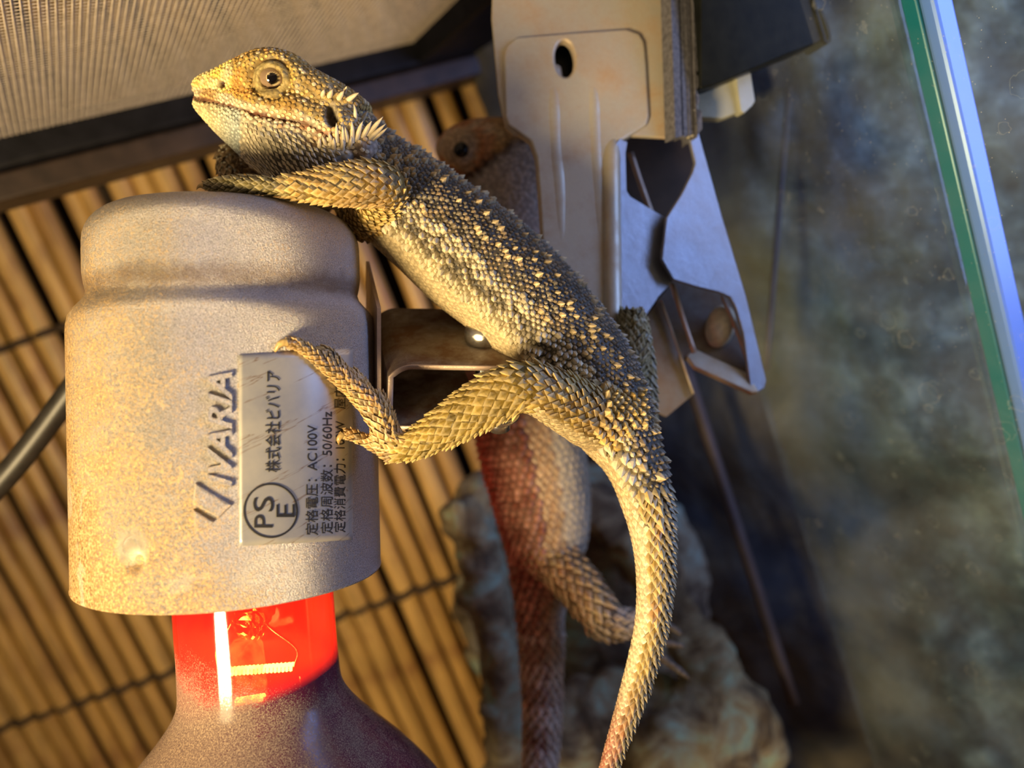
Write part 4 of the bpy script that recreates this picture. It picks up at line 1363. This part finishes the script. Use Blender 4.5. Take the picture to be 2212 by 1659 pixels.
# small head scales: granules laid over the face from the surface itself
def head_scales():
    VV, FF, CC = [], [], []
    pts = []
    Vb = np.array([v.co[:] for v in liz.body.data.vertices])
    org = np.array(parent_origin(liz.root))
    Vc = (Vb + org - CAM) @ A * 100           # back to the camera-side frame
    nb = np.empty(len(Vb) * 3); liz.body.data.vertices.foreach_get('normal', nb); nb = nb.reshape(-1, 3) @ A
    px = Vc[:, 0] / Vc[:, 2] * FPX + CX; py = Vc[:, 1] / Vc[:, 2] * FPX + CY
    sel = np.where((px < 800) & (py < 412) & (px > 415) & (Vc[:, 2] > 13.3))[0]
    rng.shuffle(sel)
    kept = {}
    for i in sel:
        p, n_ = Vc[i], nb[i]
        if px[i] > 700 + (400 - py[i]) * .45 and py[i] > 330: continue
        if (py[i] > 375 and px[i] < 650): continue
        if Vc[i, 2] > 15.25 and py[i] > 300 and px[i] < 620: continue
        mouth = np.interp(px[i], [420, 470, 520, 560, 610, 650, 690, 720, 800], [212, 222, 236, 249, 258, 263, 281, 300, 320])
        e = math.hypot(px[i] - 584, py[i] - 168)
        if p[2] < 14.3 and (e < 43 or math.hypot((px[i] - 717) / 16, (py[i] - 252) / 24) < 1.1 or math.hypot(px[i] - 478, py[i] - 181) < 9 or abs(py[i] - mouth) < 4.5): continue
        thr = py[i] > mouth + 24 and px[i] > 530
        r_ = .082 if thr else (.06 if px[i] < 520 or e < 56 else .08)
        key = tuple((p / .14).astype(int))
        ok = True
        for dx in (-1, 0, 1):
            for dy in (-1, 0, 1):
                for dz in (-1, 0, 1):
                    for (q, rq) in kept.get((key[0] + dx, key[1] + dy, key[2] + dz), ()):
                        if np.linalg.norm(q - p) < (r_ + rq) * .5: ok = False; break
                    if not ok: break
                if not ok: break
            if not ok: break
        if not ok: continue
        kept.setdefault(key, []).append((p, r_))
        c = np.clip(np.asarray(head_col(0, 0, p)[0]) * random.uniform(.9, 1.35), 0, .95)
        axis = np.array([.62, .78, 0]) if thr else np.array([1, .25, 0])
        t = nrm(axis - (axis @ n_) * n_); b = np.cross(n_, t)
        a = r_ * .56
        o = len(VV)
        if thr:
            c = lerp(c, WHITE * random.uniform(.66, .95), float(sstep(530, 610, px[i])))
            if random.random() < .1: c = np.array([.42, .40, .36])
            back = sstep(640, 740, px[i])
            h = .3 + .5 * back
            a *= 1.25
            VV.extend([p - t * a * 1.15, p + b * a * .62 + n_ * .012, p - b * a * .62 + n_ * .012, p + t * a * 1.6 + n_ * r_ * h, p + t * a * .2 + n_ * r_ * (.28 + .4 * h), p + t * a * .7 - n_ * .02])
            FF.extend([(o, o + 1, o + 4), (o, o + 4, o + 2), (o + 1, o + 3, o + 4), (o + 2, o + 4, o + 3), (o + 1, o + 5, o + 3), (o + 2, o + 3, o + 5)])
            CC.extend([c * .7, c * .85, c * .85, np.clip(c * 1.15, 0, 1), c, c * .5])
        else:
            for m_ in range(6):
                an = m_ * math.pi / 3
                VV.append(p + (t * 1.15 * math.cos(an) + b * math.sin(an)) * a - n_ * .01); CC.append(c * .7)
            for m_ in range(6):
                an = m_ * math.pi / 3
                VV.append(p + (t * 1.15 * math.cos(an) + b * math.sin(an)) * a * .7 + n_ * r_ * .24); CC.append(c)
            VV.append(p + n_ * r_ * .30 + t * a * .2); CC.append(np.clip(c * 1.12, 0, 1))
            for m_ in range(6):
                k2 = (m_ + 1) % 6
                FF.append((o + m_, o + k2, o + 6 + k2, o + 6 + m_)); FF.append((o + 6 + m_, o + 6 + k2, o + 12))
    mk('face_scales', VV, FF, M['scales'], liz.root, smooth=False, colors=CC, kind='stuff')
head_scales()

def spike(lz, name, x0, y0, x1, y1, w, lift=.12, mat='spike', back=0.0):
    p, n_ = lz.hit(x0, y0)
    if p is None: return
    tip = U(x1, y1, p[2] + back) + np.array([0, 0, -lift])
    r = w / 2 * p[2] / FPX
    mid = lerp(p, tip, .55) + n_ * .02
    V, F = tube([np.append(p - (tip - p) * .25, r), np.append(p, r), np.append(mid, r * .72), np.append(tip, r * .05)], 4, 8)
    mk(name, V, F, M[mat], lz.root)
for q in ((697, 206, 704, 199, 11), (712, 207, 722, 199, 12), (733, 211, 746, 202, 12), (752, 216, 778, 206, 12), (744, 200, 752, 192, 8),
          (768, 256, 767, 230, 9), (780, 262, 797, 245, 11), (728, 300, 730, 270, 10), (742, 303, 743, 276, 10), (750, 300, 748, 278, 9), (761, 300, 763, 265, 11), (772, 297, 787, 266, 12), (786, 292, 806, 266, 12), (796, 290, 830, 257, 13), (800, 298, 836, 272, 11), (806, 302, 840, 280, 9), (716, 305, 714, 290, 10), (704, 312, 700, 298, 10), (690, 316, 694, 303, 10), (722, 318, 724, 302, 10), (740, 320, 744, 306, 10), (757, 315, 762, 298, 10)):
    spike(liz, 'beard_spike', *q)

# claws
def claw(lz, pts, r):
    V, F = tube([np.append(U(*p), r * k) for p, k in zip(pts, (1, .8, .45, .05))], 5, 10)
    mk('claw', V, F, M['claw'], lz.root)
claw(liz, [(622, 738, 12.06), (607, 742, 12.02), (597, 754, 12.02), (590, 768, 12.06)], .07)
claw(liz, [(698, 756, 12.5), (686, 754, 12.46), (680, 760, 12.46), (677, 767, 12.5)], .06)
claw(liz, [(758, 800, 12.95), (750, 800, 12.93), (746, 806, 12.93), (744, 812, 12.98)], .055)
claw(liz, [(741, 938, 12.84), (733, 946, 12.80), (731, 956, 12.82), (733, 970, 12.9)], .06)
claw(liz, [(442, 402, 12.66), (434, 401, 12.66), (428, 404, 12.66), (424, 410, 12.66)], .05)
claw(liz, [(474, 393, 13.0), (466, 393, 13.0), (460, 397, 13.0), (457, 402, 13.0)], .045)

# ---- the far lizard, out of focus behind
def far_torso(u, th, p):
    c = math.cos(th); n1 = nz(p, 1.3, 2); n2 = nz(p, 3.2, 7)
    if u < .17:
        col = np.array([.50, .45, .44]) * (1 + .35 * n2)
        return col * .8, col, 'kite', .8, .12
    if u > .62:
        k = .5 + .5 * math.sin(u * 105)
        col = lerp(np.array([.30, .13, .10]), np.array([.62, .46, .40]), sstep(.3, .7, k))
        if c < -.1: col = lerp(col, np.array([.5, .42, .36]), .6)
        return col * .8, col, 'kite', 1.0, .35
    if c < -.15: return np.array([.52, .46, .38]), np.array([.55, .48, .40]), 'kite', .9, .08
    if c < .28: 
        col = lerp(np.array([.50, .33, .20]), np.array([.32, .20, .12]), np.clip(.5 + n2, 0, 1))
        return col, col * 1.1, 'kite', .9, .15
    col = lerp(np.array([.22, .085, .055]), np.array([.46, .27, .2]), np.clip(.5 + 1.3 * n2, 0, 1))
    return col * .7, col * 1.15, 'cone', 1.0, .5
far = Lizard('bearded_dragon', U(1180, 1660, 21), 'red-brown bearded dragon out of focus behind, climbing from the hide to the clamp')
ft = [(1055, 420, 20.2, .95, 1.0), (1075, 520, 20.6, 1.15, 1.2), (1095, 640, 21.0, 1.35, 1.5), (1115, 780, 21.2, 1.5, 1.7), (1140, 920, 21.2, 1.45, 1.7), (1168, 1060, 21.2, 1.35, 1.5), (1180, 1160, 21.2, 1.15, 1.25), (1172, 1240, 21.2, .85, .9), (1170, 1320, 21.2, .66, .68), (1170, 1420, 21.2, .58, .58), (1172, 1520, 21.2, .53, .52), (1168, 1640, 21.2, .47, .46), (1160, 1780, 21.2, .38, .38), (1150, 1950, 21.0, .2, .2)]
far.sweep(ft, (-.95, .1, -.2), far_torso, n=7, seg=36, scales=dict(size=lambda u: .24, gapx=1.0, gapy=.8))
def far_head(u, th, p):
    px = p[0] / p[2] * FPX + CX; py = p[1] / p[2] * FPX + CY
    n2 = nz(p, 4.0, 2)
    col = lerp(np.array([.55, .20, .06]), np.array([.75, .60, .42]), np.clip(.4 + 1.5 * n2, 0, 1))
    if px > 1065: col = lerp(col, np.array([.55, .40, .14]), .5)
    if (py - 330) > (px - 1000) * -.75 + 70: col = np.array([.60, .54, .50]) * (1 + .3 * n2)
    if abs((py - 330) - ((px - 1000) * -.75 + 62)) < 9: col = np.array([.08, .04, .02])
    return col, col, 'kite', .9, .1
far.loft([(952, 352, 20.3, .35, .4), (968, 345, 20.3, .62, .6), (1000, 338, 20.2, .85, .85), (1040, 340, 20.2, 1.0, 1.05), (1085, 355, 20.2, 1.15, 1.2), (1120, 400, 20.3, 1.25, 1.2), (1115, 470, 20.5, 1.3, 1.2), (1085, 560, 20.7, 1.2, 1.2)], far_head, 2.1)
far.ball(U(995, 322, 19.35), (.50, .46, .34), np.array([.62, .45, .28]))
fleg = limb_col(np.array([.34, .15, .06]), np.array([.40, .28, .14]), .2)
far.sweep([(1170, 1190, 20.8, .65, .65), (1225, 1235, 20.2, .60, .60), (1270, 1290, 19.8, .55, .52), (1310, 1340, 19.6, .46, .44)], (.6, -.7, -.3), fleg, n=6, seg=22, scales=dict(size=lambda u: .26, gapx=1, gapy=.7))
far.sweep([(1270, 1340, 19.7, .32, .32), (1320, 1350, 19.6, .42, .40), (1365, 1345, 19.8, .34, .30), (1400, 1345, 20.0, .24, .24)], (0, -1, -.3), limb_col(np.array([.46, .36, .28]), np.array([.40, .26, .16]), .1), n=6, seg=18, scales=dict(size=lambda u: .22, gapx=1, gapy=.7))
pl = limb_col(np.array([.50, .42, .36]), np.array([.46, .36, .28]), .1)
for rows in ([(1370, 1350, 19.9, .22, .22), (1430, 1385, 20.2, .13, .13), (1478, 1396, 20.4, .08, .08)], [(1360, 1360, 19.9, .2, .2), (1430, 1420, 20.1, .13, .13), (1470, 1450, 20.2, .1, .1), (1492, 1468, 20.3, .06, .06)], [(1380, 1340, 20.0, .2, .2), (1440, 1350, 20.4, .12, .12), (1475, 1372, 20.5, .08, .08)]):
    far.sweep(rows, (0, -1, -.3), pl, n=5, seg=14)
far.build(.075, None, 3)
far.scales('scales')
fe, fn = far.hit(995, 322)
V, F = uv_ball(U(996, 324, fe[2] + .08), (.20, .20, .20), 20, 12)
e2 = mk('eye', V, F, M['pupil'], far.root)

# ------------------------------------------------------------------ weathered hide at the bottom
def blob_mesh(name, parts, voxel, amp, mat, label, cat, fq=1.2):
    VV, FF = [], []
    for (V, F) in parts:
        o = len(VV); VV.extend(V.tolist()); FF.extend([tuple(i + o for i in f) for f in F])
    me = bpy.data.meshes.new('tmp'); me.from_pydata(VV, [], FF); me.update()
    bm = bmesh.new(); bm.from_mesh(me); bmesh.ops.recalc_face_normals(bm, faces=bm.faces); bm.to_mesh(me); bm.free()
    o = bpy.data.objects.new('tmp', me); COL.objects.link(o)
    m = o.modifiers.new('r', 'REMESH'); m.mode = 'VOXEL'; m.voxel_size = voxel
    dg = bpy.context.evaluated_depsgraph_get()
    r = bpy.data.meshes.new_from_object(o.evaluated_get(dg))
    n = len(r.vertices)
    V = np.empty(n * 3); r.vertices.foreach_get('co', V); V = V.reshape(-1, 3)
    N_ = np.empty(n * 3); r.vertices.foreach_get('normal', N_); N_ = N_.reshape(-1, 3)
    F = [tuple(p.vertices) for p in r.polygons]
    bpy.data.objects.remove(o); bpy.data.meshes.remove(r); bpy.data.meshes.remove(me)
    dsp = np.array([noise.fractal(Vector(v * fq * .5), 1.0, 2.0, 5) + .5 * abs(noise.noise(Vector(v * fq))) for v in V])
    V = V + N_ * (amp * dsp)[:, None]
    return tag(mk(name, V, F, mat), label, cat)
parts = []
parts.append(tube([np.append(U(985, 1085, 27), .65), np.append(U(1020, 1150, 27), .75), np.append(U(1045, 1260, 27), .55), np.append(U(1075, 1380, 27), .75), np.append(U(1110, 1520, 27), .8), np.append(U(1120, 1700, 27), 1.0), np.append(U(1130, 2000, 27), 1.4)], 6, 16))
parts.append(tube([np.append(U(1010, 1090, 27.5), .8), np.append(U(1120, 1075, 29), .9), np.append(U(1280, 1090, 30), 1.0), np.append(U(1390, 1190, 29.5), 1.0), np.append(U(1450, 1300, 28), .8)], 6, 16))
parts.append(uv_ball(U(1300, 1790, 28.5), (4.6, 6.2, 2.0), 32, 18, (nrm([1, .35, .1]), nrm([-.35, 1, 0]), (0, 0, 1))))
parts.append(uv_ball(U(1500, 1640, 27), (2.3, 3.4, 1.6), 28, 16, (nrm([.8, .6, 0]), nrm([-.6, .8, 0]), (0, 0, 1))))
parts.append(tube([np.append(U(1440, 1300, 28), .8), np.append(U(1500, 1400, 27.5), .85), np.append(U(1570, 1500, 27.3), .85), np.append(U(1625, 1590, 27), .7), np.append(U(1640, 1640, 27), .6), np.append(U(1600, 1760, 27), 1.0)], 6, 16))
parts.append(uv_ball(U(1260, 1290, 32.5), (5.2, 5.6, 1.2), 28, 16, (nrm([1, .35, .0]), nrm([-.35, 1, 0]), (0, 0, 1))))
blob_mesh('rock_hide', parts, .22, .45, M['hide'], 'weathered grey-green hollow rock hide below the lizards', 'hide')
